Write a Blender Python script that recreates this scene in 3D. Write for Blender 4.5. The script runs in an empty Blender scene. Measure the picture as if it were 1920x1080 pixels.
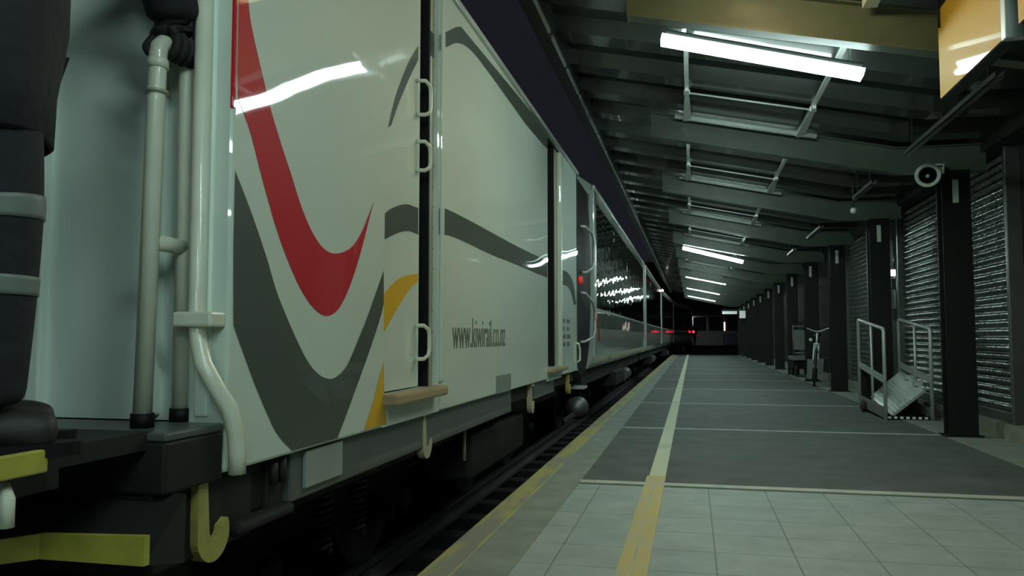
import bpy, bmesh, math, random
from mathutils import Vector, Matrix
from mathutils.geometry import delaunay_2d_cdt
R = math.radians
random.seed(7)
scn = bpy.context.scene
COL = scn.collection

# ------------------------------------------------------------------ camera, world, exposure
cam_d = bpy.data.cameras.new('camera')
cam_d.sensor_width = 36.0
cam_d.lens = 1500.0 / 1920.0 * 36.0
cam_d.clip_start = 0.05
cam_d.clip_end = 400
cam = bpy.data.objects.new('camera', cam_d)
cam.location = (0, 0, 1.0)
cam.rotation_euler = (R(90 + 3.51), 0, R(12.6755))
COL.objects.link(cam)
scn.camera = cam

world = bpy.data.worlds.new('night_sky')
scn.world = world
world.use_nodes = True
wb = world.node_tree.nodes['Background']
wb.inputs[0].default_value = (0.0095, 0.0100, 0.0140, 1)
wb.inputs[1].default_value = 1.0
vs = scn.view_settings
vs.view_transform = 'Standard'
vs.look = 'None'
vs.gamma = 1
vs.use_curve_mapping = False
vs.exposure = 0.0
TUBE = 53.0          # radiance of the fluorescent diffusers
WARM = 105.0           # radiance of the amber lamp under the roof

# ------------------------------------------------------------------ materials
def nt(name):
    m = bpy.data.materials.new(name)
    m.use_nodes = True
    return m, m.node_tree, m.node_tree.nodes['Principled BSDF']
def mat(name, col, rough=0.5, metal=0.0, coat=0.0, spec=0.5, var=0.0, vscale=6.0, bump=0.0, bscale=20.0, detail=3.0, stretch=None, bdist=0.01):
    """painted / metal surface with procedural tone variation and bump"""
    m, t, b = nt(name)
    b.inputs['Base Color'].default_value = (*col, 1)
    b.inputs['Roughness'].default_value = rough
    b.inputs['Metallic'].default_value = metal
    b.inputs['Coat Weight'].default_value = coat
    b.inputs['Coat Roughness'].default_value = 0.03
    b.inputs['Coat IOR'].default_value = 1.6
    b.inputs['Specular IOR Level'].default_value = spec
    tc = t.nodes.new('ShaderNodeTexCoord')
    src = tc.outputs['Object']
    if stretch:
        mp = t.nodes.new('ShaderNodeMapping')
        mp.inputs['Scale'].default_value = stretch
        t.links.new(src, mp.inputs[0]); src = mp.outputs[0]
    if var:
        n = t.nodes.new('ShaderNodeTexNoise'); n.inputs['Scale'].default_value = vscale; n.inputs['Detail'].default_value = 5
        r = t.nodes.new('ShaderNodeMapRange'); r.inputs['From Min'].default_value = .3; r.inputs['From Max'].default_value = .7
        r.inputs['To Min'].default_value = 1 - var; r.inputs['To Max'].default_value = 1 + var
        x = t.nodes.new('ShaderNodeVectorMath'); x.operation = 'SCALE'; x.inputs[0].default_value = col
        t.links.new(src, n.inputs[0]); t.links.new(n.outputs[0], r.inputs[0]); t.links.new(r.outputs[0], x.inputs['Scale'])
        t.links.new(x.outputs[0], b.inputs['Base Color'])
    if bump:
        n = t.nodes.new('ShaderNodeTexNoise'); n.inputs['Scale'].default_value = bscale; n.inputs['Detail'].default_value = detail
        u = t.nodes.new('ShaderNodeBump'); u.inputs['Strength'].default_value = bump; u.inputs['Distance'].default_value = bdist
        t.links.new(src, n.inputs[0]); t.links.new(n.outputs[0], u.inputs['Height'])
        t.links.new(u.outputs[0], b.inputs['Normal']); t.links.new(u.outputs[0], b.inputs['Coat Normal'])
    return m
def glow(name, col, strength):
    m, t, b = nt(name)
    b.inputs['Base Color'].default_value = (*col, 1)
    b.inputs['Emission Color'].default_value = (*col, 1)
    b.inputs['Emission Strength'].default_value = strength
    return m
WV = dict(bump=.35, bscale=1.6, detail=1.0, stretch=(1, .5, 1.6), bdist=.02)
M = {
 'body': mat('van_paint', (.57, .65, .58), .62, spec=.15, coat=.75, var=.03, vscale=1.5, **WV),
 'red': mat('red_vinyl', (.52, .012, .022), .6, spec=.15, coat=.75, **WV),
 'grey': mat('grey_vinyl', (.075, .09, .075), .6, spec=.15, coat=.6, **WV),
 'amber': mat('amber_vinyl', (.68, .40, .02), .6, spec=.15, coat=.6, **WV),
 'patch': mat('grey_label', (.22, .26, .23), .4, coat=.3),
 'ink': mat('ink', (.13, .15, .11), .5),
 'cream': mat('rail_paint', (.66, .68, .56), .35, coat=.3, var=.06, vscale=9),
 'endwall': mat('end_wall_paint', (.72, .82, .75), .5, coat=.1, var=.06, vscale=2.2),
 'jamb': mat('jamb_steel', (.36, .36, .28), .4, metal=.3, var=.1),
 'dark': mat('underframe_black', (.014, .015, .014), .65, spec=.3, var=.25, vscale=5),
 'sillgrey': mat('sill_grey', (.075, .085, .08), .5, coat=.2, var=.12),
 'sillpanel': mat('sill_panel', (.26, .29, .27), .35, coat=.4, var=.08),
 'black': mat('black_rubber_and_shade', (.006, .006, .007), .6, spec=.2, var=.2),  # rubber parts, and the shade coloured into the van's door gaps
 'yellow': mat('step_yellow', (.36, .33, .05), .55, var=.2, vscale=7),
 'hookpaint': mat('hook_paint', (.38, .37, .26), .5, var=.2),
 'hookyellow': mat('hook_yellow', (.40, .36, .10), .5, var=.2),
 'wood': mat('worn_timber', (.32, .25, .14), .7, var=.25, vscale=8, stretch=(1, .3, 4), bump=.2, bscale=20),
 'steel': mat('galvanised', (.52, .56, .52), .35, metal=.35, var=.1),
 'wheel': mat('wheel_steel', (.14, .14, .14), .45, metal=.7, var=.2),
 'coach': mat('coach_silver', (.42, .46, .42), .28, coat=.8, bump=.25, bscale=2.5, detail=1, bdist=.02),
 'glass': mat('dark_glass', (.004, .005, .005), .03, bump=.35, bscale=3.2, detail=1.5, stretch=(1, .7, 1.6), bdist=.02),
 'roofpaint': mat('coach_roof', (.05, .05, .05), .5, var=.1),
 'asphalt': mat('asphalt', (.095, .105, .094), .72, var=.22, vscale=3.0, bump=.25, bscale=120, detail=2),
 'concrete': mat('edge_concrete', (.23, .255, .215), .75, var=.18, vscale=5, bump=.15, bscale=60),
 'coping': mat('coping_concrete', (.25, .25, .19), .75, var=.2, vscale=6, bump=.15, bscale=60),
 'strip': mat('strip_concrete', (.46, .49, .42), .7, var=.15, vscale=8),
 'ballast': mat('ballast', (.03, .03, .028), .9, var=.5, vscale=14, bump=.9, bscale=25),
 'beam': mat('beam_paint', (.10, .125, .09), .36, coat=.15, var=.10, vscale=5),
 'column': mat('column_paint', (.007, .008, .007), .5, spec=.3, var=.15),
 'deck': mat('roof_deck', (.020, .024, .020), .24, coat=.3, var=.12, vscale=3, bump=.12, bscale=3, detail=1),
 'gutter': mat('gutter', (.02, .022, .022), .5),
 'lip': mat('gutter_lip', (.55, .58, .55), .3, metal=.6),
 'white': mat('white_enamel', (.84, .88, .84), .35, coat=.3, var=.04),
 'shutter': mat('shutter_slat', (.16, .175, .16), .17, metal=.95, var=.2, vscale=3, bump=.7, bscale=4, detail=2, stretch=(1, 3, .6), bdist=.02),
 'guide': mat('shutter_guide', (.18, .19, .18), .35, metal=.7, var=.1),
 'wall': mat('dark_wall', (.022, .024, .022), .6, var=.2),
 'sign': mat('sign_yellow', (.52, .32, .03), .6, spec=.2, coat=1.0, bump=.08, bscale=2, detail=1),
 'signend': mat('sign_end', (.42, .47, .45), .4),
 'horn': mat('horn_white', (.58, .62, .55), .45),
 'tyre': mat('tyre', (.018, .018, .018), .7),
 'frame_silver': mat('bike_silver', (.70, .75, .70), .3, metal=.35, coat=.4),
 'cart': mat('cart_grey', (.16, .165, .15), .5, var=.15),
 'foil': mat('tread_aluminium', (.60, .66, .62), .34, metal=.55, var=.12, vscale=25, bump=.6, bscale=40, detail=3),
 'navy': mat('navy_cloth', (.006, .007, .012), .85, var=.35, vscale=9, bump=.5, bscale=16, bdist=.02),
 'reflective': mat('reflective_tape', (.13, .155, .14), .5, var=.08, bump=.2, bscale=18),
 'boot': mat('boot_leather', (.010, .0095, .008), .6, var=.3, bump=.2, bscale=40),
 'glove': mat('glove_black', (.008, .008, .009), .7, bump=.3, bscale=60),
 'skin': mat('skin', (.45, .27, .20), .55),
 'hair': mat('hair_dark', (.02, .014, .010), .6),
 'eye': mat('eye_white', (.7, .7, .68), .2),
 'railcar': mat('railcar_maroon', (.10, .012, .02), .35, coat=.4),
 'railcarblue': mat('railcar_blue', (.03, .02, .10), .4, coat=.3),
 'tube': glow('tube_glow', (.75, 1.0, .94), TUBE),
 'warm': glow('amber_glow', (1.0, .80, .42), WARM),
 'redlamp': glow('red_lamp', (1.0, .03, .03), .2),
 'redlampfar': glow('red_signal', (1.0, .03, .06), 2.0),
 'pinklamp': glow('marker_lamp', (1.0, .75, .7), 8.0),
 'smallglow': glow('small_lamp', (1.0, .9, .8), 1.6),
 'signglow': glow('lit_sign', (.7, .8, .75), .3),
}

# ------------------------------------------------------------------ mesh building
class MB:
    def __init__(s): s.bm = bmesh.new()
    def box(s, x0, x1, y0, y1, z0, z1, bev=0, mtx=None):
        r = bmesh.ops.create_cube(s.bm, size=1)
        for v in r['verts']:
            v.co = Vector(((x0 + x1) / 2 + v.co.x * (x1 - x0), (y0 + y1) / 2 + v.co.y * (y1 - y0), (z0 + z1) / 2 + v.co.z * (z1 - z0)))
        vs_ = r['verts']
        if bev:
            ed = list({e for v in vs_ for e in v.link_edges})
            q = bmesh.ops.bevel(s.bm, geom=ed, offset=bev, segments=2, affect='EDGES', profile=.5)
            vs_ = q['verts']
        if mtx:
            for v in vs_: v.co = mtx @ v.co
        return s
    def hexa(s, p):
        """8 points: bottom ring 0-3, top ring 4-7"""
        v = [s.bm.verts.new(q) for q in p]
        for f in ((3,2,1,0),(4,5,6,7),(0,1,5,4),(1,2,6,5),(2,3,7,6),(3,0,4,7)): s.bm.faces.new([v[i] for i in f])
        return s
    def prism(s, poly, axis, a, b):
        """extrude polygon of 2D points along axis ('x','y','z') between a and b"""
        def P(u, w, t): return {'x': (t, u, w), 'y': (u, t, w), 'z': (u, w, t)}[axis]
        v0 = [s.bm.verts.new(P(*p, a)) for p in poly]; v1 = [s.bm.verts.new(P(*p, b)) for p in poly]
        n = len(poly)
        fs = [s.bm.faces.new(v0[::-1]), s.bm.faces.new(v1)]
        for i in range(n): fs.append(s.bm.faces.new((v0[i], v0[(i+1) % n], v1[(i+1) % n], v1[i])))
        bmesh.ops.recalc_face_normals(s.bm, faces=fs)
        return s
    def tube(s, pts, r, n=12, closed=False, cap=True):
        pts = [Vector(p) for p in pts]
        rs = r if isinstance(r, (list, tuple)) else [r] * len(pts)
        rings = []; ref = None
        for i, p in enumerate(pts):
            if closed: d = pts[(i+1) % len(pts)] - pts[i-1]
            else: d = pts[min(i+1, len(pts)-1)] - pts[max(i-1, 0)]
            d.normalize()
            if ref is None: ref = Vector((0,0,1)) if abs(d.z) < .9 else Vector((1,0,0))
            a = d.cross(ref); a.normalize(); b = a.cross(d); b.normalize(); ref = b
            rings.append([s.bm.verts.new(p + (a*math.cos(t) + b*math.sin(t))*rs[i]) for t in [2*math.pi*k/n for k in range(n)]])
        m = len(rings)
        for i in range(m if closed else m-1):
            A, B = rings[i], rings[(i+1) % m]
            for k in range(n): s.bm.faces.new((A[k], A[(k+1)%n], B[(k+1)%n], B[k])).smooth = True
        if cap and not closed:
            s.bm.faces.new(rings[0][::-1]); s.bm.faces.new(rings[-1])
        return s
    def cyl(s, a, b, r, n=20): return s.tube([a, b], r, n)
    def lathe(s, prof, c, axis, n=32):
        """profile of (radius, along) about axis through c"""
        ax = Vector(axis).normalized(); ref = Vector((0,0,1)) if abs(ax.z) < .9 else Vector((1,0,0))
        u = ax.cross(ref).normalized(); w = u.cross(ax); c = Vector(c); rings = []
        for rr, t in prof:
            if rr < 1e-5: rings.append([s.bm.verts.new(c + ax*t)])
            else: rings.append([s.bm.verts.new(c + ax*t + (u*math.cos(2*math.pi*k/n) + w*math.sin(2*math.pi*k/n))*rr) for k in range(n)])
        for A, B in zip(rings, rings[1:]):
            for k in range(n):
                a = A[k % len(A)]; b = A[(k+1) % len(A)]; cc = B[(k+1) % len(B)]; d = B[k % len(B)]
                q = []
                for v in (a, b, cc, d):
                    if v not in q: q.append(v)
                if len(q) > 2: s.bm.faces.new(q).smooth = True
        return s
    def ball(s, c, r, sc=(1,1,1), n=16):
        q = bmesh.ops.create_uvsphere(s.bm, u_segments=n, v_segments=n//2+2, radius=r)
        for v in q['verts']:
            v.co = Vector((v.co.x*sc[0], v.co.y*sc[1], v.co.z*sc[2])) + Vector(c)
            for f in v.link_faces: f.smooth = True
        return s
    def build(s, name, m, parent=None, smooth=False):
        off = Vector((0,0,0)); p = parent
        while p: off += p.location; p = p.parent
        for v in s.bm.verts: v.co -= off
        bmesh.ops.recalc_face_normals(s.bm, faces=s.bm.faces[:])
        me = bpy.data.meshes.new(name); s.bm.to_mesh(me); s.bm.free()
        if smooth:
            for f in me.polygons: f.use_smooth = True
        me.materials.append(M[m] if isinstance(m, str) else m)
        o = bpy.data.objects.new(name, me); COL.objects.link(o)
        if parent: o.parent = parent
        return o
def tag(o, label=None, cat=None, group=None, kind=None):
    if label: o['label'] = label
    if cat: o['category'] = cat
    if group: o['group'] = group
    if kind: o['kind'] = kind
    return o
def thing(name, loc, label, cat, group=None):
    o = bpy.data.objects.new(name, None); o.empty_display_size = .1
    COL.objects.link(o); o.location = loc
    return tag(o, label, cat, group)
def struct(o, label=None, cat=None): return tag(o, label, cat, None, 'structure')
KIDS = {}
def children(o): return [c for c in COL.objects if c.parent == o]
def copy_tree(o, parent=None):
    c = o.copy(); COL.objects.link(c)
    if parent: c.parent = parent
    for ch in children(o): copy_tree(ch, c)
    return c
def arc(c, r, a0, a1, n, plane='yz'):
    out = []
    for i in range(n+1):
        t = R(a0 + (a1-a0)*i/n); u, w = math.cos(t)*r, math.sin(t)*r
        out.append({'yz': (c[0], c[1]+u, c[2]+w), 'xz': (c[0]+u, c[1], c[2]+w), 'xy': (c[0]+u, c[1]+w, c[2])}[plane])
    return out
DECALS = {
 'red_swoosh': (-1.36, [(2.166, 2.107), (2.168, 2.074), (2.169, 2.026), (2.171, 1.972), (2.173, 1.918), (2.175, 1.874), (2.177, 1.838), (2.18, 1.805), (2.183, 1.776), (2.185, 1.753), (2.186, 1.735), (2.196, 1.725), (2.209, 1.711), (2.225, 1.693), (2.241, 1.674), (2.257, 1.653), (2.271, 1.63), (2.286, 1.605), (2.301, 1.578), (2.316, 1.55), (2.332, 1.523), (2.349, 1.494), (2.367, 1.465), (2.386, 1.435), (2.404, 1.406), (2.423, 1.378), (2.442, 1.353), (2.46, 1.328), (2.479, 1.305), (2.498, 1.283), (2.518, 1.261), (2.537, 1.24), (2.557, 1.22), (2.577, 1.2), (2.597, 1.182), (2.618, 1.165), (2.639, 1.15), (2.66, 1.136), (2.681, 1.123), (2.703, 1.112), (2.724, 1.102), (2.744, 1.095), (2.764, 1.089), (2.783, 1.084), (2.802, 1.082), (2.822, 1.081), (2.841, 1.082), (2.86, 1.085), (2.878, 1.09), (2.897, 1.096), (2.915, 1.105), (2.933, 1.115), (2.95, 1.128), (2.967, 1.142), (2.985, 1.158), (3.002, 1.176), (3.021, 1.197), (3.039, 1.219), (3.058, 1.243), (3.077, 1.268), (3.094, 1.292), (3.11, 1.317), (3.126, 1.341), (3.141, 1.366), (3.155, 1.39), (3.168, 1.413), (3.181, 1.434), (3.192, 1.455), (3.202, 1.475), (3.213, 1.494), (3.223, 1.512), (3.234, 1.532), (3.246, 1.552), (3.258, 1.57), (3.268, 1.586), (3.275, 1.598), (3.266, 1.587), (3.253, 1.572), (3.239, 1.555), (3.224, 1.538), (3.211, 1.522), (3.2, 1.508), (3.189, 1.495), (3.178, 1.482), (3.167, 1.469), (3.156, 1.457), (3.143, 1.444), (3.13, 1.432), (3.117, 1.42), (3.104, 1.409), (3.091, 1.399), (3.078, 1.39), (3.065, 1.382), (3.053, 1.374), (3.039, 1.367), (3.023, 1.36), (3.005, 1.353), (2.985, 1.347), (2.964, 1.34), (2.943, 1.335), (2.923, 1.331), (2.903, 1.328), (2.884, 1.326), (2.864, 1.325), (2.846, 1.325), (2.828, 1.327), (2.81, 1.33), (2.794, 1.334), (2.777, 1.339), (2.761, 1.345), (2.746, 1.353), (2.73, 1.361), (2.716, 1.37), (2.701, 1.38), (2.686, 1.391), (2.671, 1.403), (2.656, 1.416), (2.64, 1.431), (2.624, 1.447), (2.609, 1.463), (2.595, 1.479), (2.583, 1.494), (2.572, 1.508), (2.561, 1.523), (2.55, 1.538), (2.538, 1.554), (2.525, 1.571), (2.511, 1.588), (2.497, 1.605), (2.482, 1.623), (2.467, 1.642), (2.452, 1.661), (2.437, 1.681), (2.421, 1.702), (2.406, 1.722), (2.392, 1.742), (2.38, 1.76), (2.369, 1.779), (2.359, 1.797), (2.348, 1.815), (2.338, 1.833), (2.327, 1.853), (2.316, 1.872), (2.305, 1.892), (2.295, 1.911), (2.285, 1.93), (2.275, 1.948), (2.266, 1.965), (2.258, 1.983), (2.25, 2.0), (2.243, 2.019), (2.237, 2.042), (2.232, 2.068), (2.227, 2.093), (2.223, 2.115), (2.22, 2.131)]),
 'grey_swoosh': (-1.36, [(2.168, 1.52), (2.178, 1.509), (2.192, 1.493), (2.208, 1.474), (2.225, 1.455), (2.24, 1.437), (2.254, 1.42), (2.267, 1.404), (2.28, 1.388), (2.293, 1.371), (2.306, 1.353), (2.32, 1.335), (2.334, 1.316), (2.348, 1.296), (2.362, 1.276), (2.376, 1.257), (2.388, 1.238), (2.399, 1.219), (2.41, 1.201), (2.422, 1.182), (2.434, 1.164), (2.447, 1.146), (2.461, 1.128), (2.476, 1.111), (2.491, 1.094), (2.506, 1.077), (2.521, 1.06), (2.536, 1.043), (2.552, 1.027), (2.568, 1.01), (2.584, 0.994), (2.6, 0.978), (2.617, 0.962), (2.633, 0.946), (2.65, 0.931), (2.667, 0.917), (2.684, 0.905), (2.701, 0.893), (2.718, 0.883), (2.735, 0.874), (2.753, 0.866), (2.771, 0.858), (2.789, 0.852), (2.807, 0.848), (2.825, 0.844), (2.843, 0.841), (2.86, 0.84), (2.875, 0.84), (2.891, 0.841), (2.907, 0.844), (2.923, 0.848), (2.94, 0.852), (2.957, 0.858), (2.974, 0.865), (2.992, 0.875), (3.011, 0.886), (3.031, 0.901), (3.051, 0.92), (3.072, 0.94), (3.093, 0.961), (3.114, 0.982), (3.134, 1.003), (3.154, 1.023), (3.175, 1.044), (3.197, 1.068), (3.223, 1.096), (3.255, 1.134), (3.294, 1.18), (3.334, 1.228), (3.369, 1.271), (3.395, 1.301), (3.399, 1.149), (3.392, 1.138), (3.384, 1.124), (3.373, 1.106), (3.36, 1.086), (3.344, 1.064), (3.324, 1.039), (3.301, 1.011), (3.276, 0.981), (3.251, 0.952), (3.228, 0.925), (3.205, 0.899), (3.183, 0.875), (3.162, 0.852), (3.14, 0.828), (3.119, 0.805), (3.098, 0.782), (3.077, 0.759), (3.056, 0.736), (3.036, 0.715), (3.017, 0.694), (2.997, 0.673), (2.977, 0.652), (2.958, 0.633), (2.942, 0.616), (2.93, 0.605), (2.567, 0.607), (2.552, 0.616), (2.532, 0.629), (2.508, 0.643), (2.485, 0.659), (2.466, 0.674), (2.45, 0.688), (2.436, 0.702), (2.422, 0.717), (2.409, 0.734), (2.394, 0.751), (2.377, 0.771), (2.36, 0.793), (2.342, 0.816), (2.324, 0.839), (2.308, 0.86), (2.294, 0.88), (2.28, 0.899), (2.268, 0.918), (2.255, 0.936), (2.243, 0.954), (2.23, 0.972), (2.217, 0.991), (2.205, 1.01), (2.194, 1.025), (2.187, 1.036)]),
 'yellow_swoosh': (-1.36, [(3.406, 0.89), (3.397, 0.878), (3.385, 0.861), (3.371, 0.842), (3.357, 0.822), (3.345, 0.804), (3.335, 0.789), (3.326, 0.775), (3.317, 0.76), (3.306, 0.744), (3.292, 0.726), (3.273, 0.703), (3.25, 0.676), (3.226, 0.648), (3.205, 0.625), (3.191, 0.609), (3.22, 0.608), (3.262, 0.608), (3.311, 0.608), (3.358, 0.607), (3.394, 0.607), (3.416, 0.607), (3.431, 0.607), (3.44, 0.608), (3.446, 0.608), (3.452, 0.608), (3.449, 0.619), (3.444, 0.634), (3.439, 0.652), (3.434, 0.67), (3.43, 0.687), (3.427, 0.702), (3.423, 0.716), (3.42, 0.73), (3.418, 0.746), (3.415, 0.765), (3.413, 0.789), (3.41, 0.817), (3.408, 0.846), (3.407, 0.872)]),
 'leaf_yellow': (-1.42, [(3.547, 1.201), (3.565, 1.21), (3.59, 1.223), (3.619, 1.238), (3.65, 1.253), (3.677, 1.265), (3.701, 1.275), (3.724, 1.283), (3.746, 1.29), (3.772, 1.296), (3.802, 1.303), (3.843, 1.311), (3.893, 1.319), (3.946, 1.327), (3.993, 1.334), (4.027, 1.34), (4.028, 1.294), (4.011, 1.288), (3.988, 1.28), (3.961, 1.271), (3.932, 1.26), (3.905, 1.247), (3.878, 1.233), (3.851, 1.217), (3.823, 1.199), (3.795, 1.182), (3.768, 1.165), (3.741, 1.148), (3.714, 1.131), (3.687, 1.114), (3.662, 1.097), (3.64, 1.082), (3.618, 1.068), (3.598, 1.053), (3.579, 1.039), (3.563, 1.028), (3.552, 1.02)]),
 'panel_yellow': (-1.36, [(4.208, 1.353), (4.306, 1.36), (4.306, 1.336), (4.209, 1.329)]),
 'leaf_grey': (-1.42, [(3.538, 1.58), (3.551, 1.587), (3.57, 1.596), (3.593, 1.607), (3.619, 1.618), (3.647, 1.628), (3.679, 1.638), (3.715, 1.649), (3.753, 1.66), (3.793, 1.669), (3.832, 1.677), (3.873, 1.682), (3.918, 1.685), (3.962, 1.686), (4.0, 1.687), (4.028, 1.688), (4.031, 1.545), (4.009, 1.546), (3.979, 1.547), (3.944, 1.548), (3.908, 1.547), (3.874, 1.545), (3.844, 1.541), (3.815, 1.536), (3.785, 1.53), (3.755, 1.523), (3.722, 1.515), (3.684, 1.504), (3.642, 1.491), (3.6, 1.478), (3.565, 1.466), (3.541, 1.459)]),
 'panel_grey': (-1.36, [(4.202, 1.711), (4.214, 1.714), (4.229, 1.718), (4.25, 1.722), (4.279, 1.726), (4.319, 1.729), (4.373, 1.731), (4.44, 1.732), (4.517, 1.733), (4.605, 1.733), (4.701, 1.733), (4.81, 1.733), (4.935, 1.733), (5.072, 1.732), (5.219, 1.731), (5.37, 1.73), (5.524, 1.729), (5.685, 1.728), (5.855, 1.727), (6.04, 1.726), (6.242, 1.726), (6.486, 1.727), (6.778, 1.729), (7.089, 1.732), (7.38, 1.735), (7.6, 1.737), (7.597, 1.571), (7.378, 1.572), (7.087, 1.573), (6.777, 1.574), (6.485, 1.575), (6.242, 1.576), (6.04, 1.576), (5.856, 1.575), (5.685, 1.574), (5.524, 1.573), (5.371, 1.574), (5.219, 1.576), (5.071, 1.578), (4.932, 1.581), (4.808, 1.584), (4.703, 1.585), (4.616, 1.586), (4.543, 1.586), (4.479, 1.586), (4.423, 1.585), (4.373, 1.584), (4.327, 1.58), (4.286, 1.575), (4.252, 1.57), (4.225, 1.566), (4.204, 1.563)]),
 'end_grey': (-1.36, [(8.512, 1.724), (8.567, 1.725), (8.647, 1.727), (8.741, 1.729), (8.839, 1.728), (8.93, 1.722), (9.016, 1.711), (9.104, 1.698), (9.191, 1.68), (9.272, 1.657), (9.343, 1.628), (9.403, 1.587), (9.454, 1.535), (9.497, 1.48), (9.532, 1.431), (9.558, 1.397), (9.379, 1.377), (9.344, 1.398), (9.297, 1.427), (9.242, 1.46), (9.183, 1.491), (9.127, 1.515), (9.074, 1.532), (9.02, 1.544), (8.965, 1.554), (8.907, 1.56), (8.847, 1.566), (8.776, 1.568), (8.697, 1.568), (8.62, 1.566), (8.554, 1.563), (8.508, 1.562)]),
 'tail_grey': (-1.42, [(3.588, 2.014), (3.594, 2.027), (3.602, 2.046), (3.612, 2.068), (3.623, 2.091), (3.635, 2.113), (3.647, 2.135), (3.659, 2.157), (3.673, 2.179), (3.688, 2.203), (3.705, 2.228), (3.724, 2.255), (3.747, 2.285), (3.77, 2.316), (3.794, 2.346), (3.816, 2.373), (3.836, 2.397), (3.854, 2.418), (3.873, 2.438), (3.891, 2.457), (3.91, 2.476), (3.931, 2.496), (3.953, 2.517), (3.976, 2.537), (3.995, 2.554), (4.009, 2.566), (4.01, 2.49), (3.994, 2.474), (3.972, 2.451), (3.946, 2.424), (3.919, 2.397), (3.896, 2.371), (3.875, 2.348), (3.854, 2.324), (3.834, 2.301), (3.814, 2.278), (3.795, 2.255), (3.777, 2.233), (3.759, 2.212), (3.741, 2.191), (3.724, 2.169), (3.707, 2.147), (3.688, 2.122), (3.669, 2.095), (3.65, 2.069), (3.634, 2.046), (3.623, 2.031)]),
 'panel_top_grey': (-1.36, [(4.184, 2.686), (4.207, 2.697), (4.24, 2.715), (4.278, 2.735), (4.317, 2.756), (4.353, 2.774), (4.385, 2.791), (4.416, 2.808), (4.446, 2.825), (4.475, 2.84), (4.502, 2.854), (4.529, 2.866), (4.555, 2.877), (4.58, 2.887), (4.6, 2.895), (4.615, 2.901), (7.619, 3.014), (7.616, 2.839), (7.557, 2.836), (7.476, 2.832), (7.381, 2.827), (7.277, 2.823), (7.17, 2.82), (7.055, 2.817), (6.931, 2.814), (6.804, 2.812), (6.68, 2.81), (6.563, 2.81), (6.454, 2.811), (6.347, 2.814), (6.244, 2.817), (6.144, 2.82), (6.047, 2.823), (5.953, 2.825), (5.861, 2.828), (5.772, 2.83), (5.686, 2.832), (5.601, 2.834), (5.518, 2.836), (5.436, 2.837), (5.357, 2.839), (5.282, 2.84), (5.213, 2.84), (5.151, 2.841), (5.093, 2.842), (5.039, 2.842), (4.987, 2.842), (4.937, 2.84), (4.888, 2.837), (4.842, 2.834), (4.797, 2.829), (4.753, 2.823), (4.711, 2.815), (4.669, 2.807), (4.629, 2.797), (4.589, 2.786), (4.551, 2.774), (4.515, 2.761), (4.481, 2.747), (4.449, 2.732), (4.418, 2.716), (4.387, 2.7), (4.355, 2.683), (4.318, 2.665), (4.279, 2.644), (4.241, 2.624), (4.208, 2.607), (4.186, 2.595)]),
 'grey_patch': (-1.36, [(5.53, 0.725), (6.01, 0.722), (6.01, 0.596), (5.531, 0.597)]),
}

# ------------------------------------------------------------------ the setting: trackbed, platform, roof
Z_RAIL = -0.47
struct(MB().box(-30, 30, -12, 160, -1.2, -.72).build('ground', 'ballast'), 'dark ballasted ground under the tracks', 'ground')
BAY = 3.42
YC = [5.52 + BAY*i for i in range(-3, 13)]           # lines of the roof frames along the platform
Y_END = 46.5
floor = MB().box(-1.0, 3.1, 5.5, Y_END, -1.0, 0).build('floor', 'asphalt')
struct(floor, 'dark asphalt platform surface', 'floor')
# near tiled zone: pale square pavers
m, t, b = nt('pavers')
tc = t.nodes.new('ShaderNodeTexCoord'); mp = t.nodes.new('ShaderNodeMapping')
mp.inputs['Location'].default_value = (.62, 0, 0)
br = t.nodes.new('ShaderNodeTexBrick')
br.offset = 0.0; br.squash = 1.0
br.inputs['Scale'].default_value = 1.0; br.inputs['Brick Width'].default_value = .355; br.inputs['Row Height'].default_value = .355
br.inputs['Mortar Size'].default_value = .004; br.inputs['Mortar Smooth'].default_value = .2
br.inputs['Color1'].default_value = (.32, .385, .365, 1); br.inputs['Color2'].default_value = (.345, .405, .375, 1); br.inputs['Mortar'].default_value = (.17, .19, .15, 1)
t.links.new(tc.outputs['Object'], mp.inputs[0]); t.links.new(mp.outputs[0], br.inputs[0])
no = t.nodes.new('ShaderNodeTexNoise'); no.inputs['Scale'].default_value = 5; no.inputs['Detail'].default_value = 6
t.links.new(tc.outputs['Object'], no.inputs[0])
mr = t.nodes.new('ShaderNodeMapRange'); mr.inputs[1].default_value = .3; mr.inputs[2].default_value = .7; mr.inputs[3].default_value = .86; mr.inputs[4].default_value = 1.1
t.links.new(no.outputs[0], mr.inputs[0])
vm = t.nodes.new('ShaderNodeVectorMath'); vm.operation = 'SCALE'
t.links.new(br.outputs[0], vm.inputs[0]); t.links.new(mr.outputs[0], vm.inputs['Scale']); t.links.new(vm.outputs[0], b.inputs['Base Color'])
bp = t.nodes.new('ShaderNodeBump'); bp.inputs['Strength'].default_value = .35; bp.inputs['Distance'].default_value = .01
n2 = t.nodes.new('ShaderNodeTexNoise'); n2.inputs['Scale'].default_value = 45; t.links.new(tc.outputs['Object'], n2.inputs[0])
t.links.new(n2.outputs[0], bp.inputs['Height']); t.links.new(bp.outputs[0], b.inputs['Normal'])
b.inputs['Roughness'].default_value = .55
M['pavers'] = m
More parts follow.
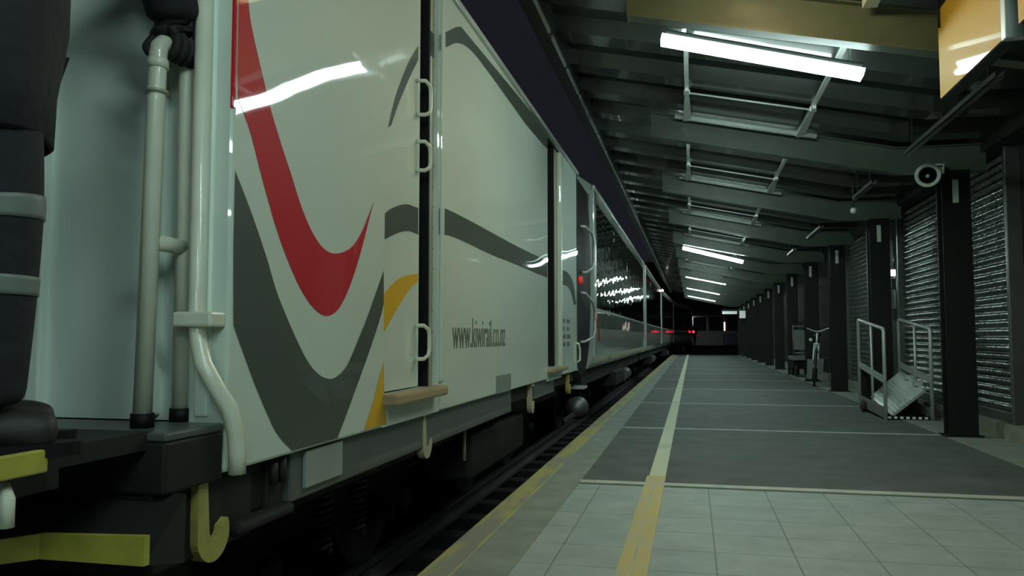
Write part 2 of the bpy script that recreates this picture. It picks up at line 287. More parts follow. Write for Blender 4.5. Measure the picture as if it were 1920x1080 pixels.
# worn yellow edge paint, broken by noise
def worn(name, c1, c2, thr, scale, stretch):
    m, t, b = nt(name)
    tc = t.nodes.new('ShaderNodeTexCoord'); mp = t.nodes.new('ShaderNodeMapping'); mp.inputs['Scale'].default_value = stretch
    n = t.nodes.new('ShaderNodeTexNoise'); n.inputs['Scale'].default_value = scale; n.inputs['Detail'].default_value = 6
    r = t.nodes.new('ShaderNodeValToRGB'); r.color_ramp.elements[0].position = thr - .06; r.color_ramp.elements[1].position = thr + .06
    r.color_ramp.elements[0].color = (*c1, 1); r.color_ramp.elements[1].color = (*c2, 1)
    t.links.new(tc.outputs['Object'], mp.inputs[0]); t.links.new(mp.outputs[0], n.inputs[0]); t.links.new(n.outputs[0], r.inputs[0]); t.links.new(r.outputs[0], b.inputs['Base Color'])
    b.inputs['Roughness'].default_value = .7
    return m
M['edgepaint'] = worn('edge_paint', (.40, .36, .13), (.25, .25, .20), .53, 2.0, (4, .8, 1))
M['linepaint'] = worn('line_paint', (.54, .45, .19), (.48, .44, .27), .55, 4, (1, .6, 1))
M['linepale'] = worn('line_paint_pale', (.58, .60, .42), (.47, .49, .38), .6, 3, (1, .6, 1))
struct(MB().box(-1.0, 3.1, -10, 5.5, -1.0, 0).build('floor_pavers', 'pavers'), 'pale paved platform surface in front of the asphalt', 'floor')
struct(MB().box(-1.15, -1.0, -10, Y_END, -.16, 0, .012).build('trim_1', 'edgepaint'), 'worn yellow painted coping along the platform edge', 'trim')
struct(MB().box(-1.10, -1.0, -10, Y_END, -1.0, -.16).build('wall_platform', 'coping'), 'platform face below the coping', 'wall')
struct(MB().box(-1.0, -.77, -10, Y_END, -.02, .003).build('trim_2', 'concrete'), 'bare concrete strip beside the coping', 'trim')
struct(MB().box(-.33, -.198, -10, 5.9, -.02, .006).build('trim_3', 'linepaint'), 'yellow safety line across the pavers', 'trim')
struct(MB().box(-.315, -.2, 5.9, Y_END, -.02, .006).build('trim_4', 'linepale'), 'pale safety line along the asphalt', 'trim')
struct(MB().cyl((-.268, -10, .004), (-.268, 5.45, .004), .006, 6).build('trim_5', 'linepale'), 'raised ridge in the safety line', 'trim')
k = 6
for i, y in enumerate(YC):
    if y < 5 or y > Y_END: continue
    w = .10 if i == 3 else .06
    struct(MB().box(-.77, 2.46, y+.03, y+.03+w, -.02, .004).build('trim_%d' % k, 'strip'), 'pale concrete joint across the asphalt', 'trim'); k += 1
struct(MB().box(2.46, 3.1, 5.5, Y_END, -.02, .004).build('trim_%d' % k, 'concrete'), 'concrete strip along the column bases', 'trim'); k += 1
struct(MB().box(2.98, 3.3, -10, Y_END, -.2, .15).build('baseboard_right', 'coping'), 'low concrete kerb under the shutters', 'kerb')
struct(MB().box(3.16, 3.5, -10, Y_END, 0, 3.3).build('wall_right', 'wall'), 'dark wall behind the shutters', 'wall')
struct(MB().box(2.9, 3.5, -10, Y_END, 2.88, 3.3).build('trim_%d' % k, 'wall'), 'dark header above the shutters', 'trim'); k += 1

# roof: sloped ribbed steel deck rising toward the track
def zb(x):                       # underside of the frames
    x = min(x, 2.1)
    return 3.225 - .212*(x + .38)
D_B = .265                       # frame depth
def zd(x): return zb(x) + D_B + .02
PITCH = BAY/4
def hd(x, y):
    u = (y + 9.5) % PITCH
    return zd(x) + (0 if u < .27 else .13)
prof = []
y = -9.5
while y < Y_END + 1:
    prof += [(y, 0), (y+.26, 0), (y+.30, .13), (y+.80, .13)]
    y += PITCH
dk = MB()
xs = [-1.2, 2.1, 3.3]
def row(x, up): return [dk.bm.verts.new((x, yy, zd(x)+h+up)) for yy, h in prof]
lo = [row(x, 0) for x in xs]; hi = [row(x, .02) for x in xs]
for a in range(2):
    for i in range(len(prof)-1):
        dk.bm.faces.new((lo[a][i], lo[a][i+1], lo[a+1][i+1], lo[a+1][i]))
        dk.bm.faces.new((hi[a][i], hi[a+1][i], hi[a+1][i+1], hi[a][i+1]))
for i in range(len(prof)-1):
    dk.bm.faces.new((lo[0][i], hi[0][i], hi[0][i+1], lo[0][i+1]))
    dk.bm.faces.new((lo[2][i], lo[2][i+1], hi[2][i+1], hi[2][i]))
struct(dk.build('ceiling', 'deck'), 'dark ribbed steel roof deck', 'ceiling')
gz = zd(-1.2)
struct(MB().box(-1.24, -1.13, -10, Y_END+.5, gz-.17, gz+.14, .01).build('trim_%d' % k, 'gutter'), 'dark gutter along the roof edge', 'gutter'); k += 1
lp = MB(); y = -8
while y < Y_END:
    lp.box(-1.13, -1.112, y, y+.72, gz-.17, gz-.135); y += PITCH
struct(lp.build('trim_%d' % k, 'lip'), 'bright metal lip on the gutter', 'trim'); k += 1

# frames: beam + column at every bay
def make_beam(y):
    x0, x1 = -.40, 2.95
    bm = MB()
    poly = [(x0, zb(x0)), (2.1, zb(2.1)), (x1, zb(x1)), (x1, zb(x1)+D_B), (2.1, zb(2.1)+D_B), (x0, zb(x0)+D_B)]
    root = thing('roof_beam', (x1, y, zb(x1)), '-', 'beam')
    bm.prism(poly, 'y', y-.006, y+.006)
    bm.box(x0-.012, x0, y-.07, y+.07, zb(x0)-.008, zb(x0)+D_B+.008)
    bm.build('web', 'beam', root)
    for nm, dz in (('flange', 0), ('flange', D_B)):
        f = [(x0, zb(x0)+dz-.006), (2.1, zb(2.1)+dz-.006), (x1, zb(x1)+dz-.006), (x1, zb(x1)+dz+.006), (2.1, zb(2.1)+dz+.006), (x0, zb(x0)+dz+.006)]
        MB().prism(f, 'y', y-.06, y+.06).build(nm, 'beam', root)
    return root
def make_column(y):
    root = thing('steel_column', (2.635, y, 0), '-', 'column')
    MB().box(2.50, 2.77, y-.09, y-.078, 0, zb(2.6)).build('flange', 'column', root)
    MB().box(2.50, 2.77, y+.078, y+.09, 0, zb(2.6)).build('flange', 'column', root)
    MB().box(2.629, 2.641, y-.078, y+.078, 0, zb(2.6)).build('web', 'column', root)
    MB().box(2.46, 2.81, y-.12, y+.12, 0, .018).build('base_plate', 'column', root)
    MB().box(2.60, 2.655, y-.105, y-.09, 2.36, 2.60, .004).build('tag_plate', 'horn', root)
    return root
beam0 = make_beam(YC[3]); column0 = make_column(YC[4])
BL = {3: 'wide amber-lit roof beam at the top edge of the picture', 4: 'long grey roof beam behind the nearest bright fluorescent tube',
      5: 'second roof beam beyond the nearest fluorescent tube', 6: 'third roof beam beyond the nearest fluorescent tube',
      7: 'grey roof beam just in front of the far lit tube'}
first = True
for i, y in enumerate(YC):
    if i < 2: continue
    o = beam0 if i == 3 else copy_tree(beam0)
    o.location = (2.95, y, zb(2.95))
    tag(o, BL.get(i, 'grey steel roof beam deep along the platform, beyond the far lit tube' if i > 7 else 'steel roof beam overhead at the near end of the platform'), 'beam', 'roof beams across the platform')
CLB = {4: 'nearest and widest black steel column, at the right beside the shutter', 5: 'black column directly behind the boarding lift rails',
      6: 'black column just right of the parked bicycle', 7: 'black column standing behind the parked bicycle',
      8: 'black column left of the grey luggage cart'}
for i, y in enumerate(YC):
    if i < 3: continue
    o = column0 if i == 4 else copy_tree(column0)
    o.location = (2.635, y, 0)
    tag(o, CLB.get(i, 'dark steel column in the far row beyond the luggage cart' if i > 8 else 'black steel column under the amber-lit beam, right of the picture'), 'column', 'black steel columns along the shutters')

# ------------------------------------------------------------------ fluorescent lights and their rails
SL = math.atan(.25)
def make_light():
    """1.4 m batten across the platform; origin at its middle, long axis local X"""
    root = thing('fluorescent_light', (0, 0, 0), '-', 'light')
    d = MB()
    poly = [(-.055, 0), (-.055, -.03), (-.04, -.062), (-.015, -.075), (.015, -.075), (.04, -.062), (.055, -.03), (.055, 0)]
    d.prism(poly, 'x', -.715, .715)
    d.build('diffuser', 'tube', root)
    MB().box(-.70, .70, -.045, .045, 0, .04, .008).build('housing', 'gutter', root)
    for s in (-1, 1):
        MB().box(s*.72-.006, s*.72+.006, -.05, .05, -.045, .01, .004).build('end_cap', 'white', root)
    return root
light0 = make_light()
hidden = 'far lit fluorescent tube tucked up behind a beam beyond the small lit tube'
LY = [(-7.9, 'x'), (-4.5, 'x'), (-1.75, 'x'), (.55, 'x'), (5.95, 'fluorescent tube light shining nearest to the camera, under the roof')]
LY += [(YC[q_]+.17, 'lit fluorescent tube tucked up behind the %s roof beam beyond the nearest tube' % n_) for q_, n_ in ((4, 'first'), (5, 'second'), (6, 'third'))]
LY += [(19.6, 'small lit fluorescent tube farther down the platform roof')]
LY += [(YC[q_]+.17, hidden) for q_ in range(8, 15)]
for i, (y, lab) in enumerate(LY):
    o = light0 if i == 0 else copy_tree(light0)
    up = 'tucked' in lab
    zl = (3.09 if i in (11, 13, 15) else 3.17) if up else (2.99 if y > 15 else (3.06 if y > 5 else 3.2))
    o.location = (.51, y, zl); tl = math.atan(.212 if up else .265); o.rotation_euler = (0, tl, 0)
    tag(o, lab if lab != 'x' else 'lit fluorescent tube over the platform behind the camera', 'light', 'fluorescent lights under the roof')
    for s, x in ((0, -.0), (1, 1.12)):
        zt = zl - math.tan(tl)*(x - .51) + .04
        br = MB()
        br.box(x-.035, x+.035, y-.02, y+.02, zt-.02, zt-.0)
        br.cyl((x, y, zt-.01), (x, y, max(zt+.005, zd(x)-.03)), .012, 8)
        b_ = br.build('suspension_bracket', 'white', None)
        b_.parent = o
        b_.matrix_parent_inverse = Matrix.Rotation(-tl, 4, 'Y') @ Matrix.Translation(-Vector(o.location))
def make_rail(x, lab):
    root = thing('lighting_rail', (x, 6.0, zd(x)-.03), lab, 'rail', 'lighting rails under the roof')
    rl = MB().box(x-.02, x+.02, -9, Y_END-1, zd(x)-.028, zd(x)-.002)
    rl.build('channel', 'white', root)
    for y in YC[2:]:
        if y > Y_END-2: break
        a, c = y-1.15, y-.12
        z1 = zd(x)-.028
        MB().hexa([(x-.017, a, z1-.03), (x+.017, a, z1-.03), (x+.045, c, z1-.05), (x-.045, c, z1-.05),
                   (x-.017, a, z1), (x+.017, a, z1), (x+.045, c, z1), (x-.045, c, z1)]).build('tapered_bracket', 'white', root)
    return root
make_rail(-.02, 'left white lighting rail running under the roof toward the far end')
make_rail(1.14, 'right white lighting rail running under the roof toward the far end')
for i, y in enumerate(YC):
    if i < 3 or i > 8: continue
    root = thing('conduit', (.55, y-1.0+BAY, zd(.55)), 'thin white conduit between the lighting rails in the %s bay beyond the amber-lit beam' % ['first', 'second', 'third', 'fourth', 'fifth', 'sixth'][i-3], 'conduit', 'thin conduits between the lighting rails')
    yy = y + BAY - 1.05
    MB().cyl((-.02, yy, zd(-.02)-.045), (1.14, yy, zd(1.14)-.045), .009, 8).build('tube', 'white', root)
    for x in (-.02, 1.14):
        MB().box(x-.03, x+.03, yy-.02, yy+.02, zd(x)-.06, zd(x)-.02).build('clip', 'white', root)
    yy = y + BAY - .16
    MB().cyl((-.15, yy, zd(-.15)-.05), (1.30, yy, zd(1.30)-.05), .032, 10).build('cross_bar', 'white', root)
# amber lamp just above the picture's top edge
aml = thing('bulkhead_lamp', (.45, 4.45, 3.12), 'amber bulkhead lamp under the roof just above the picture', 'lamp')
MB().box(.22, .68, 4.38, 4.52, 3.21, 3.27, .01).build('housing', 'gutter', aml)
MB().box(.24, .66, 4.395, 4.505, 3.15, 3.21, .01).build('diffuser', 'warm', aml)
MB().cyl((.45, 4.45, 3.26), (.45, 4.45, hd(.45, 4.45)), .015, 8).build('stem', 'white', aml)

# ------------------------------------------------------------------ luggage van
XS = -1.36                       # plane of the van's side
Z0, Z1 = .595, 3.0             # sill and cornice
van = thing('luggage_van', (-2.66, 5.9, Z_RAIL), 'white luggage van with red, grey and amber swooshes at the platform', 'train car')
W = 2.60; XL = XS - W
sh = MB()
sh.box(XS-.14, XS, 2.165, 3.416, Z0, Z1, .012)                    # first side panel with the end corner
sh.box(XS-.14, XS, 4.203, 7.64, Z0, Z1, .012)
sh.box(XS-.14, XS, 8.415, 9.70, Z0, Z1, .012)
sh.box(XS-.14, XS, 3.40, 4.22, Z0, .735)                          # sill strips under the doors
sh.box(XS-.14, XS, 7.62, 8.43, Z0-.02, .70)
sh.box(XL, XL+.14, 2.165, 9.70, Z0, Z1)
sh.box(XL, XS-.0, 9.62, 9.70, Z0, Z1)
sh.build('body', 'body', van)
MB().box(XL+.12, XS-.012, 2.19, 2.29, .745, Z1).build('end_wall', 'endwall', van)
MB().box(XL+.14, XS-.14, 2.29, 9.62, Z0, Z1).build('interior', 'black', van)  # solid core, its black colour stands for the unlit inside
rf = [(XL, Z1), (XS, Z1)]
for i in range(1, 14):
    t = i/14; rf.append((XS + (XL-XS)*t, Z1 + .42*math.sin(math.pi*t)**.6))
MB().prism(rf, 'y', 2.165, 9.70).build('roof', 'roofpaint', van)
MB().box(XS-.02, XS+.022, 2.165, 9.70, Z1-.012, Z1+.03, .006).build('cornice', 'steel', van)
# corner post ribs and end wall stiffeners on the near end
ew = MB()
for x, w in ((-1.445, .05), (-1.62, .03), (-2.05, .05), (-2.7, .05), (-3.3, .05)):
    ew.box(x-w/2, x+w/2, 2.155, 2.20, .76, Z1, .008)
ew.build('end_stiffener', 'endwall', van)
# doors
dl = MB(); dl.box(XS-.10, XS-.06, 3.38, 4.05, .74, Z1-.03, .006)
leaf = tag(dl.build('door', 'body', van), 'white sliding door pushed slightly open')
def handle(y0, z0, z1, par):
    h = MB(); x = XS-.06
    pts = [(x, y0, z1), (x+.045, y0+.015, z1)] + [(x+.06, y0+.045, z1-.02), (x+.06, y0+.06, z1-.05), (x+.06, y0+.06, z0+.05), (x+.06, y0+.045, z0+.02)] + [(x+.045, y0+.015, z0), (x, y0, z0)]
    h.tube(pts, .011, 8); h.build('handle', 'cream', par)
for z0, z1 in ((2.185, 2.37), (1.885, 2.04), (.885, 1.06)): handle(3.99, z0, z1, leaf)
jb = MB().box(XS-.14, XS-.035, 4.15, 4.315, .735, Z1-.02, .004)
jo = jb.build('door_jamb', 'jamb', van)
MB().box(XS-.139, XS-.037, 4.13, 4.152, .737, Z1-.02).build('gap_shade', 'black', van)  # black sheet over the jamb's side, painted shade for the open gap
rv = MB()
z = .80
while z < Z1-.05:
    rv.lathe([(.009, 0), (.008, .005), (0, .007)], (XS-.036, 4.21, z), (1, 0, 0), 8); z += .115
rv.build('rivet', 'wheel', jo)['kind'] = 'stuff'
sp = MB().box(XS-.01, XS+.075, 3.40, 4.16, .690, .742, .012).build('door_step', 'wood', van)
MB().box(XS-.005, XS+.014, 4.215, 4.27, Z0+.16, Z1-.02, .008).build('door_moulding', 'body', van)
d2 = MB().box(XS-.12, XS-.08, 7.6, 8.05, .71, Z1-.03, .006).build('door', 'body', van)
MB().box(XS-.139, XS-.032, 8.175, 8.20, .70, Z1-.02).build('gap_shade', 'black', van)  # shade of the second door gap, put in as a black sheet
MB().box(XS-.14, XS-.03, 8.20, 8.50, .70, Z1-.02, .004).build('door_jamb', 'jamb', van)
MB().box(XS-.005, XS+.008, 8.415, 8.50, .66, Z1-.02, .008).build('door_moulding', 'cream', van)
MB().box(XS-.01, XS+.07, 7.60, 8.50, .655, .70, .012).build('door_step', 'wood', van)
# livery: thin vinyl shapes on their own planes
def decal(name, key, m, wrap=False):
    X0, pts = DECALS[key]
    bm = bmesh.new()
    vv, _, ff, *_r = delaunay_2d_cdt([Vector(p) for p in pts], [], [list(range(len(pts)))], 1, 1e-5)
    vb = [bm.verts.new((0, q.x, q.y)) for q in vv]
    for t_ in ff: bm.faces.new([vb[i] for i in t_])
    bmesh.ops.bisect_plane(bm, geom=bm.verts[:]+bm.edges[:]+bm.faces[:], plane_co=(0, 0, Z1-.015), plane_no=(0, 0, 1), clear_outer=True)
    bmesh.ops.bisect_plane(bm, geom=bm.verts[:]+bm.edges[:]+bm.faces[:], plane_co=(0, 0, Z0+.001), plane_no=(0, 0, -1), clear_outer=True)
    if wrap:
        bmesh.ops.bisect_plane(bm, geom=bm.verts[:]+bm.edges[:]+bm.faces[:], plane_co=(0, 2.178, 0), plane_no=(0, -1, 0), clear_outer=True)
    mb = MB(); mb.bm.free(); mb.bm = bm
    for v in bm.verts: v.co.x = X0 + .0015
    o = mb.build(name, m, van)
    for p in o.data.polygons:
        if p.normal.x < 0: p.flip()
    return o
decal('red_swoosh', 'red_swoosh', 'red', True)
decal('grey_swoosh', 'grey_swoosh', 'grey', True)
decal('amber_swoosh', 'yellow_swoosh', 'amber')
decal('amber_swoosh', 'leaf_yellow', 'amber').name = 'amber_swoosh'
decal('amber_swoosh', 'panel_yellow', 'amber')
for k_ in ('leaf_grey', 'panel_grey', 'end_grey', 'tail_grey', 'panel_top_grey'): decal('grey_band', k_, 'grey')
decal('grey_patch', 'grey_patch', 'patch')
MB().box(XS-.145, XS-.0335, 4.15, 4.313, 2.56, 2.70).build('grey_band', 'grey', van)
# red wrap round the corner
MB().box(XS-.012, XS-.0, 2.162, 2.178, 1.70, Z1-.02, .004).build('red_corner', 'red', van)
fc = bpy.data.curves.new('web_address', 'FONT'); fc.body = 'www.kiwirail.co.nz'; fc.size = .235; fc.extrude = .001
fo = bpy.data.objects.new('web_address', fc); COL.objects.link(fo)
fo.parent = van; fo.rotation_euler = (R(90), 0, R(90))
fo.location = Vector((XS+.002, 4.465, .935)) - van.location
fc.materials.append(M['ink'])
bpy.context.view_layer.update()
wd = fo.dimensions.x
fo.scale = (1.345/wd if wd > .1 else .7, 1.15, 1)
fm_ = bpy.data.meshes.new_from_object(fo.evaluated_get(bpy.context.evaluated_depsgraph_get()))
fn = bpy.data.objects.new('web_lettering', fm_); COL.objects.link(fn)
fn.parent = van; fn.location = fo.location; fn.rotation_euler = fo.rotation_euler; fn.scale = fo.scale
bpy.data.objects.remove(fo); bpy.data.curves.remove(fc)
tx = MB()
for i in range(4):
    for y0, w in ((8.52, .22), (8.82, .26)):
        tx.box(XS+.001, XS+.002, y0, y0+w*(.6+.4*((i*7+int(y0*10)) % 3)/2), .90+.085*i, .945+.085*i)
tx.build('data_panel', 'ink', van)
# underframe
MB().box(XS-.20, XS-.03, 2.62, 6.15, .415, .60, .008).build('side_sill', 'sillgrey', van)
MB().box(XS-.035, XS-.015, 2.71, 3.02, .45, .585, .004).build('sill_panel', 'sillpanel', van)
MB().box(XS-.25, XS-.06, 6.15, 9.7, .47, .60, .008).build('side_sill', 'dark', van)
MB().box(XS-.10, XS-.03, 7.05, 8.15, .44, .60, .008).build('side_sill', 'sillgrey', van)
MB().box(XL+.2, XS-.25, 2.3, 9.6, .30, .60).build('underframe', 'dark', van)
def hook(y, z, s, m):
    """flat J-shaped lashing hook hanging below the sill"""
    h = MB(); x = XS-.045
    o_ = arc((x, y, z), .062*s, 180, 385, 16); i_ = arc((x, y+.006*s, z+.012*s), .024*s, 360, 180, 14)
    poly = [(y-.062*s, z+.15*s)] + [(p[1], p[2]) for p in o_] + [(p[1], p[2]) for p in i_] + [(y-.030*s, z+.15*s)]
    h.prism(poly, 'x', x-.020, x+.020)
    h.box(x-.03, x+.03, y-.09*s, y+.02*s, z+.14*s, min(z+.26*s, .595))
    h.build('lashing_hook', m, van)
hook(2.15, .42, 1.3, 'hookyellow'); hook(4.11, .425, 1.15, 'hookpaint'); hook(7.0, .40, 1.2, 'hookpaint'); hook(9.2, .42, 1.2, 'hookyellow')
# jack bracket below the near corner
jk = MB()
jk.box(XS-.20, XS-.07, 2.30, 2.60, .42, .595, .01); jk.box(XS-.09, XS-.05, 2.50, 2.60, .40, .59, .01)
jk.box(XS-.22, XS-.01, 2.27, 2.62, .385, .42, .012)
jk.cyl((XS-.03, 2.56, .585), (XS-.03, 2.56, .50), .014, 8); jk.cyl((XS-.03, 2.50, .575), (XS-.03, 2.50, .50), .014, 8)
jk.build('jacking_bracket', 'dark', van)
# headstock, deck and steps at the near end
MB().box(XL, XS-.003, 1.885, 2.155, .58, .722, .01).build('headstock', 'dark', van)
MB().box(XL, XS-.002, 1.885, 2.155, .722, .745, .006).build('end_deck', 'sillgrey', van)
MB().box(XL+.1, XS-.05, 1.90, 2.4, .36, .58, .01).build('buffer_beam', 'dark', van)
sg = MB(); sg.box(-2.2, XS+.045, 1.25, 1.41, .722, .752, .006); sg.box(-2.2, -1.46, 1.40, 1.60, .722, .751, .006); sg.box(-2.1, -1.42, 1.55, 1.90, .70, .748)
shs = sg.build('shunter_step', 'dark', van)
MB().box(-2.2, XS+.05, 1.235, 1.25, .722, .770, .004).build('step_nosing', 'yellow', shs)
MB().box(XS+.045, XS+.06, 1.235, 1.42, .722, .770, .004).build('step_nosing', 'yellow', shs)
MB().tube([(-1.80, 1.345, .708), (-1.36, 1.345, .708), (-1.335, 1.345, .70), (-1.325, 1.345, .68), (-1.325, 1.345, .625)], .015, 10).build('step_bracket', 'cream', shs)
MB().box(-1.50, -1.40, 1.27, 1.56, .66, .722).build('step_bracket', 'dark', shs)
ys = MB()
ys.hexa([(-1.575, 1.70, .455), (-1.28, 1.70, .455), (-1.28, 1.72, .455), (-1.575, 1.72, .455), (-1.575, 1.70, .515), (-1.28, 1.70, .525), (-1.28, 1.72, .525), (-1.575, 1.72, .515)])
ys.hexa([(-1.72, 1.63, .44), (-1.575, 1.70, .455), (-1.575, 1.72, .455), (-1.72, 1.65, .44), (-1.72, 1.63, .50), (-1.575, 1.70, .515), (-1.575, 1.72, .515), (-1.72, 1.65, .50)])
ls = ys.build('lower_step', 'yellow', van)
MB().hexa([(-1.8, 1.72, .44), (-1.29, 1.72, .45), (-1.33, 1.93, .40), (-1.8, 1.93, .40), (-1.8, 1.72, .455), (-1.29, 1.72, .46), (-1.33, 1.93, .58), (-1.8, 1.93, .58)]).build('step_support', 'dark', ls)
# handrail at the end deck: two posts, a looped top and one rung
hr = MB()
xh = -1.52
hr.tube([(xh, 1.995, .77), (xh, 2.02, 1.83), (xh, 2.025, 1.852), (xh, 2.04, 1.868), (xh, 2.075, 1.875), (xh, 2.115, 1.872), (xh, 2.145, 1.860), (xh, 2.157, 1.84), (xh, 2.16, 1.80), (xh, 2.168, .77)], .026, 14)
hro = hr.build('handrail', 'cream', van)
MB().cyl((xh, 2.01, 1.275), (xh, 2.165, 1.275), .024, 12).build('rung', 'cream', hro)
MB().lathe([(.027, -.006), (.034, -.004), (.034, .004), (.027, .006)], (xh, 2.017, 1.715), (0, .024, 1), 16).build('collar', 'jamb', hro)
MB().lathe([(.027, -.014), (.031, -.012), (.031, .010), (.027, .014)], (xh, 2.02, 1.80), (0, .024, 1), 16).build('collar', 'cream', hro)
for yy in (1.995, 2.168):
    MB().cyl((xh, yy, .745), (xh, yy, .785), .032, 14).build('rail_foot', 'black', hro)
# white pipe that drops round the corner
pp = [(-1.445, 2.13, 2.9), (-1.445, 2.13, 1.05), (-1.43, 2.12, .98), (-1.40, 2.10, .92), (-1.365, 2.105, .86), (-1.335, 2.135, .79), (-1.325, 2.155, .72), (-1.325, 2.165, .66), (-1.325, 2.168, .595)]
po = MB().tube(pp, .026, 14).build('drain_pipe', 'cream', van)
MB().box(-1.50, -1.37, 2.085, 2.165, 1.03, 1.075, .008).build('pipe_clamp', 'cream', po)
# black gangway shroud at the far end
sd = [(9.70, .62), (9.70, 3.0), (10.9, 2.98), (11.15, 2.6), (11.22, 1.9), (11.2, 1.3), (11.05, .9), (10.75, .62), (10.3, .48)]
so = MB().prism(sd, 'x', XL+.1, XS-.03).build('gangway_shroud', 'black', van)
MB().tube([(XS-.03, 10.15, 2.42), (XS+.03, 10.17, 2.42), (XS+.05, 10.75, 2.41), (XS+.05, 10.98, 2.34), (XS+.05, 10.98, 2.05), (XS+.05, 10.75, 1.93), (XS+.03, 10.32, 1.84), (XS-.03, 10.30, 1.84)], .018, 8).build('grab_handle', 'steel', so)
MB().tube([(XS-.03, 10.17, 1.57), (XS+.03, 10.19, 1.56), (XS+.05, 10.8, 1.47), (XS+.05, 11.05, 1.38), (XS+.05, 11.05, 1.09), (XS+.05, 10.8, .99), (XS+.03, 10.1, .94), (XS-.03, 10.08, .94)], .018, 8).build('grab_handle', 'steel', so)
MB().lathe([(.05, 0), (.05, .03), (.035, .045), (0, .05)], (XS-.03, 10.05, 1.72), (1, 0, 0), 16).build('tail_lamp', 'redlamp', so)
MB().tube([(XS-.03, 9.60, .93), (XS+.02, 9.62, .92), (XS+.03, 9.66, .85), (XS+.03, 9.66, .72), (XS-.03, 9.62, .68)], .014, 8).build('grab_handle', 'cream', van)
# bogies
def bogie(yc, par, xr, xl):
    b_ = MB()
    for x in (xr+.16, xl-.16):
        b_.box(x-.06, x+.06, yc-1.05, yc+1.05, .02, .18, .02)
        for s in (-1, 1):
            b_.box(x-.09, x+.09, yc+s*.85-.13, yc+s*.85+.13, -.17, .05, .02)
            b_.lathe([(0, 0), (.075, 0), (.085, .03), (.06, .06), (0, .065)], (x+.09*(1 if x > xl+.5 else -1), yc+s*.85, -.05), (1 if x > xl+.5 else -1, 0, 0), 14)
    b_.box(xl-.1, xr+.1, yc-.18, yc+.18, .05, .31, .02)
    fr = b_.build('bogie_frame', 'dark', par)
    for x in (xr+.2,):
        for s in (-.22, .22):
            c = MB()
            pts = [(x+.02+.05*math.cos(a*.9), yc+s+.05*math.sin(a*.9), -.12+.30*a/56) for a in range(57)]
            c.tube(pts, .014, 6)
            c.build('spring', 'wheel', fr)
    for s in (-1, 1):
        w_ = MB()
        for x, d in ((xr, 1), (xl, -1)):
            w_.lathe([(0, -.05), (.09, -.05), (.10, .0), (.30, .01), (.33, -.03), (.42, -.03), (.445, -.05), (.445, -.075), (.39, -.075), (.39, -.08), (.1, -.09), (0, -.09)][::1], (x+.05*d, yc+s*.85, -.03), (d, 0, 0), 36)
        w_.cyl((xl, yc+s*.85, -.03), (xr, yc+s*.85, -.03), .06, 12)
        w_.build('wheelset', 'wheel', fr)
XR_, XL_ = -2.66+.535, -2.66-.535
bogie(4.15, van, XR_, XL_); bogie(8.3, van, XR_, XL_)
MB().box(XS-.5, XS-.15, 5.4, 7.2, .0, .32, .03).build('equipment_box', 'dark', van)
MB().cyl((XS-.15, 5.25, .17), (XS-.15, 5.25, .42), .012, 8).build('hanger_rod', 'hookpaint', van)

# ------------------------------------------------------------------ passenger carriages
CL = 12.5
def make_carriage():
    root = thing('passenger_carriage', (-2.66, 11.35, Z_RAIL), '-', 'train car')
    x1, x0, y0, y1 = XS, XL, 11.35, 11.35 + CL
    sec = [(x0+.02, .56), (x1-.10, .55), (x1-.02, .72), (x1, 1.0), (x1, 1.42), (x1-.02, 1.42), (x1-.02, 2.98), (x1, 2.98), (x1-.005, 3.17), (x1-.35, 3.42), (x1-1.3, 3.52), (x0+.35, 3.42), (x0, 3.15), (x0, 1.0)]
    MB().prism(sec, 'y', y0+.02, y1-.02).build('body', 'coach', root)
    edges = [y0+.30, y0+3.15, y0+6.1, y0+9.05, y1-.30]
    for i in range(4):
        a, c = edges[i], edges[i+1]
        MB().box(x1-.025, x1-.004, a+.012, c-.012, 1.43, 2.975, .004).build('window', 'glass', root)
    for y in (y0+.15, y1-.15):
        MB().box(x1-.03, x1+.012, y-.13, y+.13, .70, 3.15, .02).build('corner_post', 'coach', root)
    MB().box(x1-.03, x1+.02, y0, y1, 3.12, 3.18, .008).build('cornice', 'steel', root)
    MB().box(x1-.003, x1+.0015, y0+.35, y1-.35, 1.13, 1.38).build('grey_stripe', 'grey', root)
    MB().box(x1-.003, x1+.003, y0+.35, y1-.35, 1.395, 1.415).build('window_ledge', 'steel', root)
    v = MB(); v.prism([(y0+.35, 1.35), (y0+.55, .95), (y0+.75, .95), (y0+.52, 1.35)], 'x', x1-.003, x1+.004); v.build('red_chevron', 'red', root)
    MB().box(x0+.2, x1-.2, y0+.1, y1-.1, .30, .56).build('underframe', 'dark', root)
    ef = MB()
    for dx in (0, .16): ef.cyl((x1-.06-dx, y0-.01, 1.75), (x1-.06-dx, y0-.01, 3.05), .014, 8)
    for k_ in range(6): ef.cyl((x1-.06, y0-.01, 1.85+.22*k_), (x1-.22, y0-.01, 1.85+.22*k_), .010, 8)
    ef.build('end_ladder', 'steel', root)
    bogie(y0+2.4, root, XR_, XL_); bogie(y1-2.4, root, XR_, XL_)
    MB().box(x1-.55, x1-.12, y0+4.6, y0+6.6, .02, .33, .03).build('equipment_box', 'dark', root)
    MB().cyl((x1-.20, y0+6.9, .15), (x1-.20, y0+7.9, .15), .14, 18).build('air_tank', 'sillgrey', root)
    return root
car0 = make_carriage()
tag(car0, 'silver carriage with dark glossy windows right behind the white luggage van', 'train car', 'passenger carriages')
